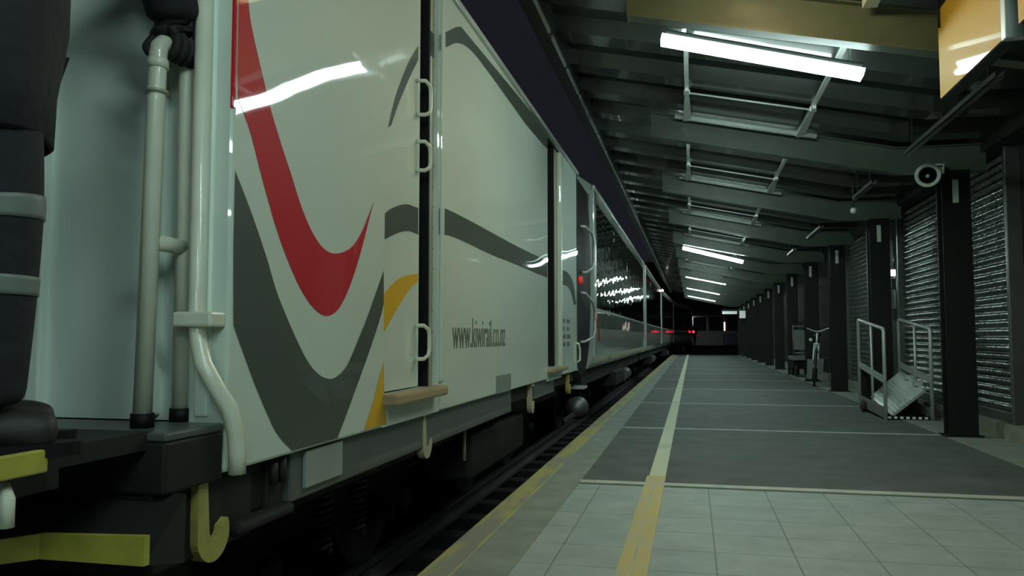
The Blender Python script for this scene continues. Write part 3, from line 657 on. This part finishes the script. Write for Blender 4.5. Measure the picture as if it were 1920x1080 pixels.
# coupler details in front of the first carriage
tank = MB()
tank.lathe([(0, -.16), (.08, -.155), (.13, -.11), (.145, -.05), (.14, -.04), (.15, .03), (.14, .04), (.13, .1), (.08, .15), (0, .155)], (XS-.12, 10.45, .08), (.4, -1, 0), 24)
tank.build('end_buffer', 'wheel', van)
MB().box(XS-.2, XS-.02, 10.4, 10.75, .32, .355, .008).build('step_tread', 'steel', van)
MB().tube([(XS-.1, 10.5, .33), (XS-.08, 10.5, .22), (XS-.1, 10.48, .12)], .016, 8).build('brake_hose', 'black', van)
MB().box(XS-.16, XS-.12, 9.6, 10.45, -.02, .03).build('brake_beam', 'wheel', van)
for i, (yy, ang, xx, lab) in enumerate(((24.45, 0, 0, 'second dark-windowed carriage, between the nearest carriage and the curve'), (37.5, -1.2, 0, 'third carriage where the train begins to curve'), (50.7, -5.5, .18, 'last visible carriage turning right around the curve'))):
    o = copy_tree(car0)
    a = R(ang)
    o.location = (-2.66+xx, yy, Z_RAIL); o.rotation_euler = (0, 0, a)
    tag(o, lab, 'train car', 'passenger carriages')
lampm = thing('marker_lamp', (-1.29, 37.55, 3.12), 'pale pink marker lamp on the carriage cornice at the curve', 'lamp')
MB().box(-1.36, -1.27, 37.42, 37.54, 3.10, 3.20, .02).build('lens', 'pinklamp', lampm)
MB().box(-1.42, -1.34, 37.38, 37.60, 3.04, 3.26, .02).build('housing', 'black', lampm)
# track
for nm, x in (('rail_right', XR_-.0), ('rail_left', XL_)):
    rl = MB(); rl.box(x-.035, x+.035, -12, 70, Z_RAIL-.045, Z_RAIL-.005, .006); rl.box(x-.01, x+.01, -12, 70, Z_RAIL-.13, Z_RAIL-.04); rl.box(x-.06, x+.06, -12, 70, Z_RAIL-.15, Z_RAIL-.13)
    struct(rl.build(nm, 'wheel'), 'dark steel running rail under the train', 'rail')
tb = MB(); y = -6
while y < 60: tb.box(-3.7, -1.55, y, y+.22, -.74, Z_RAIL-.15, .01); y += .65
struct(tb.build('sleepers', 'dark'), 'dark sleepers under the rails', 'sleepers')

# ------------------------------------------------------------------ right side of the platform
def make_shutter(y0, y1, lab):
    root = thing('roller_shutter', (3.1, (y0+y1)/2, .15), lab, 'shutter', 'roller shutters along the right wall')
    z0, z1, p = .25, 2.89, .085
    ring = []; z = z0
    while z < z1-.001:
        for t, h in ((0, .0), (.18, .016), (.4, .024), (.62, .022), (.82, .012), (.93, .0)):
            ring.append((3.105-h, z+t*p))
        z += p
    c = MB(); n = 10
    cols = [[c.bm.verts.new((x, y0+.05+(y1-y0-.1)*k_/n, zz)) for x, zz in ring] for k_ in range(n+1)]
    for a, b_ in zip(cols, cols[1:]):
        for i in range(len(ring)-1): c.bm.faces.new((a[i], a[i+1], b_[i+1], b_[i])).smooth = True
    c.box(3.106, 3.12, y0+.05, y1-.05, z0, z1)
    c.build('curtain', 'shutter', root)
    MB().box(3.06, 3.14, y0+.04, y1-.04, .15, .255, .01).build('bottom_rail', 'guide', root)
    for y in (y0, y1-.06): MB().box(3.02, 3.16, y, y+.06, .15, 2.92, .006).build('guide', 'guide', root)
    return root
make_shutter(8.66, 10.72, 'roller shutter right of the nearest black column, with bright slats at its top')
make_shutter(10.86, 12.98, 'roller shutter behind the boarding lift')
make_shutter(15.05, 17.2, 'roller shutter just left of the column behind the boarding lift')
# conduits between the shutters
def pipe(y, x, z0, z1, r, lab, name='conduit_pipe'):
    root = thing(name, (x, y, 0.0), lab, 'pipe')
    MB().cyl((x, y, z0), (x, y, z1), r, 12).build('tube', 'guide', root)
    for z in (.5, 1.3, 2.2): MB().box(x-.02, 3.17, y-.03, y+.03, z-.02, z+.02).build('clip', 'guide', root)
    return root
pp_ = pipe(13.08, 3.06, .15, 2.85, .035, 'tall pale conduit pipe left of the shutter behind the boarding lift')
q = pipe(13.45, 3.10, .15, 2.6, .022, 'thin conduit with two switch boxes beside the tall pale pipe')
for z in (1.28, 1.75): MB().box(3.02, 3.17, 13.38, 13.52, z, z+.16, .01).build('switch_box', 'guide', q)
MB().box(3.03, 3.10, 13.40, 13.48, 1.95, 2.05, .01).build('lamp', 'smallglow', q)
pipe(20.3, 2.92, .15, 2.72, .045, 'tall pale pipe behind the parked bicycle')
pipe(19.2, 3.06, .15, 2.6, .03, 'thin pale pipe beside the column right of the bicycle')

# cable trays hung below the roof
for i, (a, c, lab) in enumerate(((5.75, 8.1, 'long grey cable tray hung below the roof left of the loudspeaker'), (9.5, 10.6, 'short grey cable tray piece beyond the loudspeaker'), (13.2, 14.7, 'grey cable tray piece above the third column'), (16.6, 17.6, 'small far cable tray piece above the bicycle'))):
    root = thing('cable_tray', (2.0, (a+c)/2, 2.70), lab, 'cable tray', 'cable trays below the roof')
    t_ = MB(); t_.box(1.97, 2.03, a, c, 2.705, 2.712); t_.box(1.97, 1.976, a, c, 2.705, 2.75); t_.box(2.024, 2.03, a, c, 2.705, 2.75)
    t_.build('tray', 'guide', root)
    for y in (a+.2, c-.2): MB().cyl((2.0, y, 2.71), (2.0, y, hd(2.0, y)), .006, 6).build('hanger', 'gutter', root)
# loudspeaker on the nearest column
ls_ = thing('loudspeaker', (2.27, 8.45, 2.58), 'round white-rimmed horn loudspeaker beside the top of the nearest column', 'loudspeaker')
ax = Vector((-.25, -1, -.08)).normalized()
MB().lathe([(.112, .0), (.118, .01), (.112, .022), (.085, .012), (.080, .0)], (2.27, 8.45, 2.58), ax, 36).build('rim', 'horn', ls_)
MB().lathe([(.085, .008), (.05, -.07), (.028, -.13), (.028, -.14), (.06, -.08), (.098, -.01), (.112, 0)], (2.27, 8.45, 2.58), ax, 28).build('horn', 'black', ls_)
MB().lathe([(0, -.045), (.018, -.05), (.022, -.07), (.022, -.13)], (2.27, 8.45, 2.58), ax, 14).build('phase_plug', 'steel', ls_)
MB().lathe([(0, -.28), (.055, -.27), (.06, -.24), (.06, -.14), (.03, -.13), (0, -.13)], (2.27, 8.45, 2.58), ax, 20).build('driver', 'black', ls_)
bk = MB(); bk.tube([(2.32, 8.66, 2.60), (2.36, 8.62, 2.70), (2.52, 8.84, 2.74)], .012, 8); bk.cyl((2.36, 8.62, 2.70), (2.40, 8.84, 2.60), .010, 8); bk.box(2.34, 2.52, 8.80, 8.85, 2.66, 2.76)
bk.build('bracket', 'horn', ls_)
dm = thing('dome_camera', (2.04, 10.9, 2.62), 'small white dome camera under the roof left of the second column', 'camera')
MB().ball((2.04, 10.9, 2.62), .042).build('dome', 'horn', dm)
MB().cyl((2.04, 10.9, 2.65), (2.04, 10.9, hd(2.04, 10.9)), .012, 8).build('stem', 'gutter', dm)
# hanging yellow signs
def sign(y0, y1, lab, cap):
    root = thing('hanging_sign', (1.54, (y0+y1)/2, 2.44), lab, 'sign', 'yellow hanging signs')
    MB().box(1.503, 1.577, y0, y1, 2.445, 3.0, .004).build('cabinet', 'gutter', root)
    MB().box(1.497, 1.504, y0+.01, y1, 2.45, 2.998, .002).build('face', 'sign', root)
    if cap: MB().box(1.49, 1.585, y0-.045, y0+.012, 2.437, 3.005, .004).build('end_cap', 'signend', root)
    for y in (y0+.2, y1-.12): MB().cyl((1.54, y, 3.0), (1.54, y, hd(1.54, y)), .012, 8).build('hanger', 'gutter', root)
    MB().tube([(1.493, y1-.06, 3.05), (1.485, y1-.06, 3.0), (1.485, y1-.06, 2.90), (1.49, y1-.05, 2.885), (1.492, y1-.03, 2.89)], .007, 6).build('hook', 'black', root)
    return root
sign(4.24, 5.26, 'glossy yellow hanging sign with a pale end cap at the top right', True)
sign(2.9, 4.06, 'yellow hanging sign sliver cut off by the right edge of the picture', False)

# wheelchair boarding lift: two railed sides, sloping deck, folded tread ramp
lift = thing('boarding_lift', (2.52, 11.2, 0), 'grey wheelchair boarding lift with railings and a tilted silver ramp by the shutters', 'boarding lift')
for x in (2.27, 2.79):
    sd_ = MB()
    yn, yf, zn, zf = 10.5, 12.0, 1.10, 1.24
    pts = [(x, yf, .03), (x, yf, zf-.03), (x, yf-.015, zf-.008), (x, yf-.04, zf), (x, yn+.04, zn+.005), (x, yn+.015, zn-.008), (x, yn, zn-.035), (x, yn, .0)]
    sd_.tube(pts, .022, 10)
    sd_.cyl((x, 11.2, .10), (x, 11.2, 1.165), .016, 8)
    sd_.hexa([(x-.01, yn, .44), (x+.01, yn, .44), (x+.01, yf, .58), (x-.01, yf, .58), (x-.01, yn, .52), (x+.01, yn, .52), (x+.01, yf, .66), (x-.01, yf, .66)])
    sd_.build('side_rail', 'steel', lift)
    MB().hexa([(x-.02, yn+.02, .02), (x+.02, yn+.02, .02), (x+.02, yf, .06), (x-.02, yf, .06), (x-.02, yn+.02, .14), (x+.02, yn+.02, .14), (x+.02, yf, .19), (x-.02, yf, .19)]).build('side_member', 'cart', lift)
MB().hexa([(2.29, 10.55, .02), (2.77, 10.55, .02), (2.77, 12.0, .06), (2.29, 12.0, .06), (2.29, 10.55, .04), (2.77, 10.55, .04), (2.77, 12.0, .08), (2.29, 12.0, .08)]).build('deck', 'black', lift)
st = MB()
for k_ in range(7):
    st.box(2.30+.068*k_, 2.335+.068*k_, 10.52, 10.55, .015, .04)
st.build('edge_stripe', 'white', lift)
MB().box(2.28, 2.78, 10.525, 10.56, .008, .038).build('deck_edge', 'black', lift)
C_, B_, A_, D_ = Vector((2.375, 10.60, .03)), Vector((2.76, 10.62, .345)), Vector((2.74, 11.72, .52)), Vector((2.36, 11.7, .17))
nn = (B_-C_).cross(D_-C_).normalized()*.03
rp = MB().hexa([C_, B_, A_, D_, C_+nn, B_+nn, A_+nn, D_+nn])
for k_ in range(1, 8):
    t = k_/8
    p, q_ = C_.lerp(B_, t*.75)+nn, D_.lerp(A_, t*.75)+nn
    rp.cyl(p, q_, .010, 6)
rp.build('ramp', 'foil', lift)
hg = MB(); hg.cyl(B_+nn, A_+nn, .02, 10)
for t in (.25, .6): hg.box(-.05, .05, -.05, .05, -.02, .03, 0, Matrix.Translation(B_.lerp(A_, t)+nn*1.2))
hg.build('hinge', 'steel', lift)
for x, y in ((2.22, 11.55), (2.84, 11.55), (2.30, 12.1), (2.76, 12.1)):
    MB().lathe([(0, -.025), (.05, -.025), (.075, -.018), (.08, 0), (.075, .018), (.05, .025), (0, .025)], (x, y, .08), (1, 0, 0), 18).build('wheel', 'tyre', lift)
bx = MB(); bx.box(2.30, 2.62, 12.03, 12.3, .10, .60, .01); bx.build('battery_box', 'column', lift)

# parked bicycle, leaning by the fourth column and seen nearly end on
bike = thing('bicycle', (2.42, 18.0, 0), 'silver bicycle parked between two black columns', 'bicycle')
S_ = Vector((2.42, 17.45, 0)); E_ = Vector((2.56, 18.45, 0)); fd = (E_-S_).normalized(); sd2 = Vector((fd.y, -fd.x, 0)); lean = Vector((.10, .0, 1.18))
def bk_(u, w, h): return S_ + fd*u + sd2*w + lean*h
RW = .32
def wheel(u, name):
    w_ = MB(); ring = [bk_(u+RW*math.cos(a), 0, RW+RW*math.sin(a)) for a in [2*math.pi*i/28 for i in range(28)]]
    w_.tube(ring, .024, 8, closed=True); o = w_.build(name, 'tyre', bike)
    s_ = MB(); ring = [bk_(u+(RW-.03)*math.cos(a), 0, RW+(RW-.03)*math.sin(a)) for a in [2*math.pi*i/28 for i in range(28)]]
    s_.tube(ring, .012, 6, closed=True)
    for i in range(14):
        a = 2*math.pi*i/14; s_.cyl(bk_(u, 0, RW), bk_(u+(RW-.03)*math.cos(a), 0, RW+(RW-.03)*math.sin(a)), .003, 5)
    s_.cyl(bk_(u, -.05, RW), bk_(u, .05, RW), .02, 10)
    s_.build('rim', 'frame_silver', o)
wheel(0, 'wheel'); wheel(1.02, 'wheel')
fr = MB()
for s in (-.05, .05):
    fr.cyl(bk_(0, s, RW), bk_(.16, s*.9, .74), .016, 10)
    fr.cyl(bk_(1.02, s, RW), bk_(.60, s*.3, .30), .010, 8); fr.cyl(bk_(1.02, s, RW), bk_(.74, s*.3, .74), .009, 8)
fr.cyl(bk_(.15, -.05, .73), bk_(.15, .05, .73), .018, 8)
fr.cyl(bk_(.16, 0, .72), bk_(.22, 0, .92), .022, 10); fr.cyl(bk_(.20, 0, .86), bk_(.74, 0, .76), .018, 10); fr.cyl(bk_(.17, 0, .76), bk_(.60, 0, .30), .020, 10); fr.cyl(bk_(.60, 0, .30), bk_(.76, 0, .84), .016, 10)
fr.build('frame', 'frame_silver', bike)
MB().tube([bk_(.16, -.30, .98), bk_(.20, -.20, 1.0), bk_(.23, -.06, .95), bk_(.23, .06, .95), bk_(.20, .20, 1.0), bk_(.16, .30, .98)], .013, 8).build('handlebar', 'frame_silver', bike)
for s in (-1, 1): MB().cyl(bk_(.155, s*.22, .992), bk_(.13, s*.33, .985), .018, 8).build('grip', 'black', bike)
MB().hexa([bk_(.62, -.03, .86), bk_(.62, .03, .86), bk_(.90, .08, .87), bk_(.90, -.08, .87), bk_(.62, -.025, .89), bk_(.62, .025, .89), bk_(.90, .075, .92), bk_(.90, -.075, .92)]).build('saddle', 'black', bike)
MB().lathe([(0, -.006), (.085, -.006), (.09, 0), (.085, .006), (0, .006)], bk_(.60, .05, .30), sd2, 20).build('chainring', 'wheel', bike)
for s, a in ((1, 60), (-1, 240)):
    dx, dz = .17*math.cos(R(a)), .17*math.sin(R(a))
    MB().tube([bk_(.60, .06*s, .30), bk_(.60+dx, .08*s, .30+dz), bk_(.60+dx, .17*s, .30+dz)], .010, 6).build('pedal', 'steel', bike)
for s in (-1, 1):
    pn = MB(); pn.hexa([bk_(-.06, .10*s-.05, .12), bk_(.12, .10*s-.05, .12), bk_(.12, .10*s+.05, .12), bk_(-.06, .10*s+.05, .12), bk_(-.06, .10*s-.06, .46), bk_(.12, .10*s-.06, .46), bk_(.12, .10*s+.06, .46), bk_(-.06, .10*s+.06, .46)])
    pn.build('pannier', 'cart', bike)
MB().lathe([(0, 0), (.03, 0), (.035, .03), (0, .035)], bk_(.12, -.12, .80), -fd, 14).build('head_lamp', 'white', bike)

# grey luggage cart behind the bicycle
cart = thing('luggage_cart', (2.72, 21.6, 0), 'dark luggage cart with a grey panel left of the bicycle', 'cart')
cx0, cx1, cy0, cy1 = 2.45, 2.95, 21.1, 22.2
cx = cx0
MB().box(cx0, cx1, cy0, cy1, .42, .52, .01).build('deck', 'cart', cart)
MB().box(cx0+.03, cx1-.03, cy0+.02, cy0+.06, .68, 1.18, .01).build('panel', 'cart', cart)
fm = MB()
for x in (cx0+.02, cx1-.02): fm.cyl((x, cy0+.04, .45), (x, cy0+.04, 1.30), .02, 8)
fm.cyl((cx0+.02, cy0+.04, 1.27), (cx1-.02, cy0+.04, 1.27), .02, 8); fm.cyl((cx0+.02, cy0+.04, .60), (cx1-.02, cy0+.04, .60), .02, 8)
fm.build('frame', 'guide', cart)
MB().box(cx0+.02, cx1-.02, cy0+.12, cy1-.05, .2, .42, .01).build('bin', 'black', cart)
for x in (cx0+.08, cx1-.08):
    for y in (cy0+.15, cy1-.15):
        MB().lathe([(0, -.03), (.12, -.03), (.15, -.02), (.16, 0), (.15, .02), (.12, .03), (0, .03)], (x, y, .16), (1, 0, 0), 20).build('wheel', 'tyre', cart)
lmp = thing('wall_lamp', (2.9, 24.5, 1.5), 'tiny lit lamp on the dark wall left of the luggage cart', 'lamp')
MB().ball((2.92, 24.5, 1.40), .045).build('lens', 'smallglow', lmp)
MB().box(2.95, 3.18, 24.45, 24.55, 1.36, 1.44).build('bracket', 'gutter', lmp)

# ------------------------------------------------------------------ beyond the platform end
fs = thing('hanging_sign', (2.5, 40.5, 2.0), 'small square pale sign hung at the far end of the platform', 'sign')
MB().box(2.26, 2.60, 40.5, 40.55, 1.92, 2.28, .01).build('face', 'signglow', fs)
MB().box(1.45, 2.15, 40.5, 40.55, 2.12, 2.26, .01).build('lit_strip', 'signglow', fs)
MB().box(1.40, 2.65, 40.51, 40.56, 2.28, 2.34).build('rail', 'gutter', fs)
for x in (1.6, 2.4): MB().cyl((x, 40.53, 2.3), (x, 40.53, hd(x, 40.53)), .012, 6).build('hanger', 'gutter', fs)
rc = thing('railcar', (1.6, 66, Z_RAIL), 'dark maroon railcar standing beyond the end of the platform', 'train car')
MB().box(-.25, 4.2, 66, 78, .1, 3.0, .25).build('body', 'railcar', rc)
MB().box(2.4, 4.0, 65.97, 66.1, .35, 1.25, .05).build('blue_panel', 'railcarblue', rc)
for x0_, x1_ in ((.1, 1.1), (1.3, 2.4), (2.7, 3.9)): MB().box(x0_, x1_, 65.97, 66.06, 1.5, 2.6, .03).build('window', 'tyre', rc)
MB().box(2.47, 2.57, 65.95, 66.05, 1.5, 2.2, .02).build('door_light', 'smallglow', rc)
MB().box(0, 4.0, 66.3, 77.8, -.4, .1).build('underframe', 'dark', rc)
for x in (.35, 3.6): MB().lathe([(.10, 0), (.10, .06), (0, .09)], (x, 66, 1.2), (0, -1, 0), 14).build('tail_lamp', 'redlamp', rc)
sgn = thing('signal_lamp', (.15, 62.5, -.7), 'red signal lamp glowing beside the curve of the train', 'signal')
MB().cyl((.2, 62.5, -.72), (.2, 62.5, 1.9), .05, 10).build('post', 'dark', sgn)
MB().box(.02, .38, 62.4, 62.62, 1.15, 1.8, .03).build('head', 'black', sgn)
MB().lathe([(.10, 0), (.10, .03), (0, .06)], (.1, 62.40, 1.4), (-.6, -1, 0), 16).build('lens', 'redlampfar', sgn)

db = thing('distant_building', (0, 92, -.72), 'dark building far behind the railcar at the end of the tracks', 'building')
MB().box(-14, 16, 92, 98, -.72, 9).build('wall', 'wall', db)
MB().box(-14.4, 16.4, 91.6, 98.4, 9, 9.5).build('roof', 'gutter', db)
for x in range(-12, 15, 3): MB().box(x, x+1.4, 91.9, 92.1, 3.2, 5.0).build('window', 'tyre', db)
# ------------------------------------------------------------------ the person on the step
def skin(name, pts, edges, m, parent, sub=2, root=0):
    off = Vector((0,0,0)); p = parent
    while p: off += p.location; p = p.parent
    me = bpy.data.meshes.new(name)
    me.from_pydata([Vector(q[:3]) - off for q in pts], edges, [])
    o = bpy.data.objects.new(name, me); COL.objects.link(o); o.parent = parent
    me.materials.append(M[m])
    md = o.modifiers.new('skin', 'SKIN'); md.use_smooth_shade = True
    sv = me.skin_vertices[0].data
    for i, q in enumerate(pts):
        rr = q[3] if isinstance(q[3], (tuple, list)) else (q[3], q[3])
        sv[i].radius = rr; sv[i].use_root = (i == root)
    sb = o.modifiers.new('sub', 'SUBSURF'); sb.levels = sub; sb.render_levels = sub
    return o
Fv, Lv = Vector((.72, .69, 0)).normalized(), Vector((-.69, .72, 0)).normalized()
PB = Vector((-1.50, 1.445, .752))                      # point on the step between the feet
def P(f, l, z, r): 
    v = PB + Fv*f + Lv*l; return (v.x, v.y, PB.z + z, r)
per = thing('person', PB, 'railway worker in dark navy clothes with reflective leg bands standing on the van step', 'person')
yl = -.105
body = [P(-.02, 0, .92, .12), P(-.02, 0, 1.10, .12), P(-.01, 0, 1.30, .13), P(-.01, 0, 1.47, .07), P(.01, 0, 1.55, .05), P(.02, 0, 1.64, .085), P(.025, 0, 1.74, .095),
        P(.0, -.10, .86, .08), P(.035, -.105, .50, .055), P(-.02, -.11, .11, .042), P(.0, -.11, .05, .04), P(.14, -.12, .03, .03),
        P(.0, .10, .86, .08), P(.03, .10, .50, .055), P(-.02, .105, .11, .042), P(.0, .105, .05, .04), P(.14, .12, .03, .03),
        P(-.01, -.19, 1.42, .055), P(.0, -.23, 1.17, .042), P(.20, -.10, 1.22, .034), P(.23, -.05, 1.25, .03),
        P(-.01, .19, 1.42, .055)]
eb = Vector((-1.535, 1.99, 2.20)); wr = Vector((-1.515, 2.075, 1.985)); hnd = Vector((-1.515, 2.085, 1.935))
body += [(*eb, .043), (*wr, .033), (*hnd, .03)]
be = [(0,1),(1,2),(2,3),(3,4),(4,5),(5,6),(0,7),(7,8),(8,9),(9,10),(10,11),(0,12),(12,13),(13,14),(14,15),(15,16),(2,17),(17,18),(18,19),(19,20),(2,21),(21,22),(22,23),(23,24)]
skin('body', body, be, 'skin', per)
# trousers: two straight legs with loose folds, continuous with the seat
tr = [P(-.02, 0, .95, .135), P(.0, -.10, .84, .10), P(.018, -.105, .68, .087), P(.032, -.105, .52, .080), P(.035, -.108, .42, .072), P(.03, -.11, .28, .070), P(.02, -.11, .15, .070), P(.018, -.11, .10, .070),
      P(.0, .10, .84, .10), P(.018, .10, .68, .087), P(.03, .10, .52, .080), P(.016, .102, .42, .070), P(-.012, .105, .28, .066), P(-.022, .105, .15, .064), P(-.02, .105, .10, .062)]
te = [(0,1),(1,2),(2,3),(3,4),(4,5),(5,6),(6,7),(0,8),(8,9),(9,10),(10,11),(11,12),(12,13),(13,14)]
tro = skin('trousers', tr, te, 'navy', per)
def limb_at(side, z):
    a = tr[1:8] if side < 0 else tr[8:15]
    z += PB.z
    for p, q in zip(a, a[1:]):
        if q[2] <= z <= p[2]:
            t = (z-p[2])/(q[2]-p[2]); return Vector(p[:3]).lerp(Vector(q[:3]), t), p[3]+(q[3]-p[3])*t
    return Vector(a[-1][:3]), a[-1][3]
for side in (-1, 1):
    for za, zc in ((.335, .375), (.492, .54)):
        bb = MB(); n = 5; pts = []; rs = []
        for i in range(n+1):
            c, r_ = limb_at(side, za+(zc-za)*i/n); pts.append(c); rs.append(r_*.90+.004)
        bb.tube(pts, rs, 24); bb.build('reflective_band', 'reflective', tro, True)
# coat down to mid thigh, with sleeves
ct = [P(-.02, 0, .98, (.165, .12)), P(-.02, 0, 1.14, .145), P(-.01, 0, 1.32, .15), P(-.01, 0, 1.45, .09), P(.0, 0, 1.50, .07),
      P(-.01, -.20, 1.41, .078), P(.0, -.24, 1.17, .066), P(.18, -.115, 1.215, .054),
      P(-.01, .20, 1.41, .078), (*eb, .085), (*eb.lerp(wr, .55), .084), (*wr, .084), (*hnd.lerp(wr, .2), .080)]
ce = [(0,1),(1,2),(2,3),(3,4),(2,5),(5,6),(6,7),(2,8),(8,9),(9,10),(10,11),(11,12)]
coat = skin('coat', ct, ce, 'navy', per)
sk = MB()
cs, rr_ = [], []
ringsets = []
for zz, a, c in ((1.26, .118, .165), (1.10, .135, .19), (.95, .135, .215), (.80, .115, .21), (.68, .112, .205), (.672, .102, .195), (.80, .10, .19)):
    ring = []
    for i in range(32):
        t = 2*math.pi*i/32
        v = PB + Fv*(.008 + a*math.cos(t)*(1+.03*math.sin(5*t))) + Lv*(c*math.sin(t)); ring.append(sk.bm.verts.new((v.x, v.y, PB.z+zz)))
    ringsets.append(ring)
for A2, B2 in zip(ringsets, ringsets[1:]):
    for i in range(32): sk.bm.faces.new((A2[i], A2[(i+1)%32], B2[(i+1)%32], B2[i])).smooth = True
sk.build('coat_skirt', 'navy', per)
# boots
for l in (-.11, .105):
    bt = [P(.0, l, .20, .064), P(-.0, l, .11, .062), P(-.03, l, .06, .058), P(.06, l*1.05, .055, .056), P(.11, l*1.1, .048, .052), P(.145, l*1.12, .045, .040)]
    bo = skin('boot', bt, [(0,1),(1,2),(2,3),(3,4),(4,5)], 'boot', per)
    so_ = MB(); out = []
    for i in range(24):
        t = 2*math.pi*i/24; u = .05+.14*math.cos(t); w = .052*math.sin(t)*(1 if u > .05 else .86)
        v = PB + Fv*u + Lv*(l*1.08 + w); out.append((v.x, v.y))
    so_.prism(out, 'z', PB.z, PB.z+.028); so_.build('sole', 'black', bo)
# gloves: palm plus five curled fingers closed on the handrail top
def glove_left():
    top = Vector((xh, 2.10, 1.874))                       # bar axis runs along Y here
    pts = [(*wr, .066), (*(wr.lerp(top+Vector((-.01, 0, .04)), .6)), .056), (top.x-.005, top.y-.0, top.z+.046, .052)]
    ed = [(0,1),(1,2)]
    for k_, (dy, ln) in enumerate(((-.048, .9), (-.016, 1.0), (.016, 1.0), (.046, .85))):
        b0 = len(pts)
        for ang in (60, 10, -40, -95):
            rr = .048 if ang > -60 else .042
            pts.append((top.x + rr*math.cos(R(ang))*ln, top.y+dy, top.z + rr*math.sin(R(ang)), .0155))
        ed += [(2, b0), (b0, b0+1), (b0+1, b0+2), (b0+2, b0+3)]
    b0 = len(pts)
    pts += [(top.x-.045, top.y-.045, top.z+.02, .015), (top.x-.046, top.y-.075, top.z-.015, .014), (top.x-.025, top.y-.085, top.z-.045, .012)]
    ed += [(2, b0), (b0, b0+1), (b0+1, b0+2)]
    skin('glove', pts, ed, 'glove', per)
glove_left()
hand = [P(.19, -.105, 1.22, .045), P(.235, -.05, 1.245, .038), P(.255, .0, 1.255, .036)]
he = [(0,1),(1,2)]
for k_, (dz, ln) in enumerate(((.035, .9), (.012, 1.0), (-.012, .97), (-.034, .8))):
    b0 = len(hand)
    hand += [P(.262, .02, 1.257+dz, .012), P(.258, .055*ln, 1.258+dz*1.1, .011), P(.235, .08*ln, 1.258+dz*1.1, .010)]
    he += [(2, b0), (b0, b0+1), (b0+1, b0+2)]
b0 = len(hand)
hand += [P(.235, -.03, 1.29, .013), P(.23, .0, 1.315, .012), P(.225, .03, 1.32, .010)]
he += [(1, b0), (b0, b0+1), (b0+1, b0+2)]
skin('glove', hand, he, 'glove', per)
# head details
hc = PB + Fv*.03 + Vector((0, 0, 1.70))
MB().ball(hc, .10, (.92, .92, 1.25), 24).build('head', 'skin', per)
MB().ball(hc + Vector((0, 0, .045)) - Fv*.018, .106, (.96, .96, 1.0), 24).build('hair', 'hair', per)
fcx = MB()
fcx.tube([hc+Fv*.088+Vector((0,0,.015)), hc+Fv*.110+Vector((0,0,-.018)), hc+Fv*.092+Vector((0,0,-.03))], [.008, .014, .009], 10)
for s in (-1, 1): fcx.ball(hc + Lv*(.092*s) + Vector((0, 0, -.005)), .028, (.5, .5, 1.1), 10)
fcx.tube([hc+Fv*.088+Lv*.024+Vector((0,0,-.06)), hc+Fv*.096+Vector((0,0,-.062)), hc+Fv*.088-Lv*.024+Vector((0,0,-.06))], [.004, .007, .004], 8)
fcx.build('face', 'skin', per)
for s in (-1, 1): MB().ball(hc + Fv*.082 + Lv*(.034*s) + Vector((0, 0, .012)), .012, (1, 1, 1), 10).build('eye', 'eye', per)
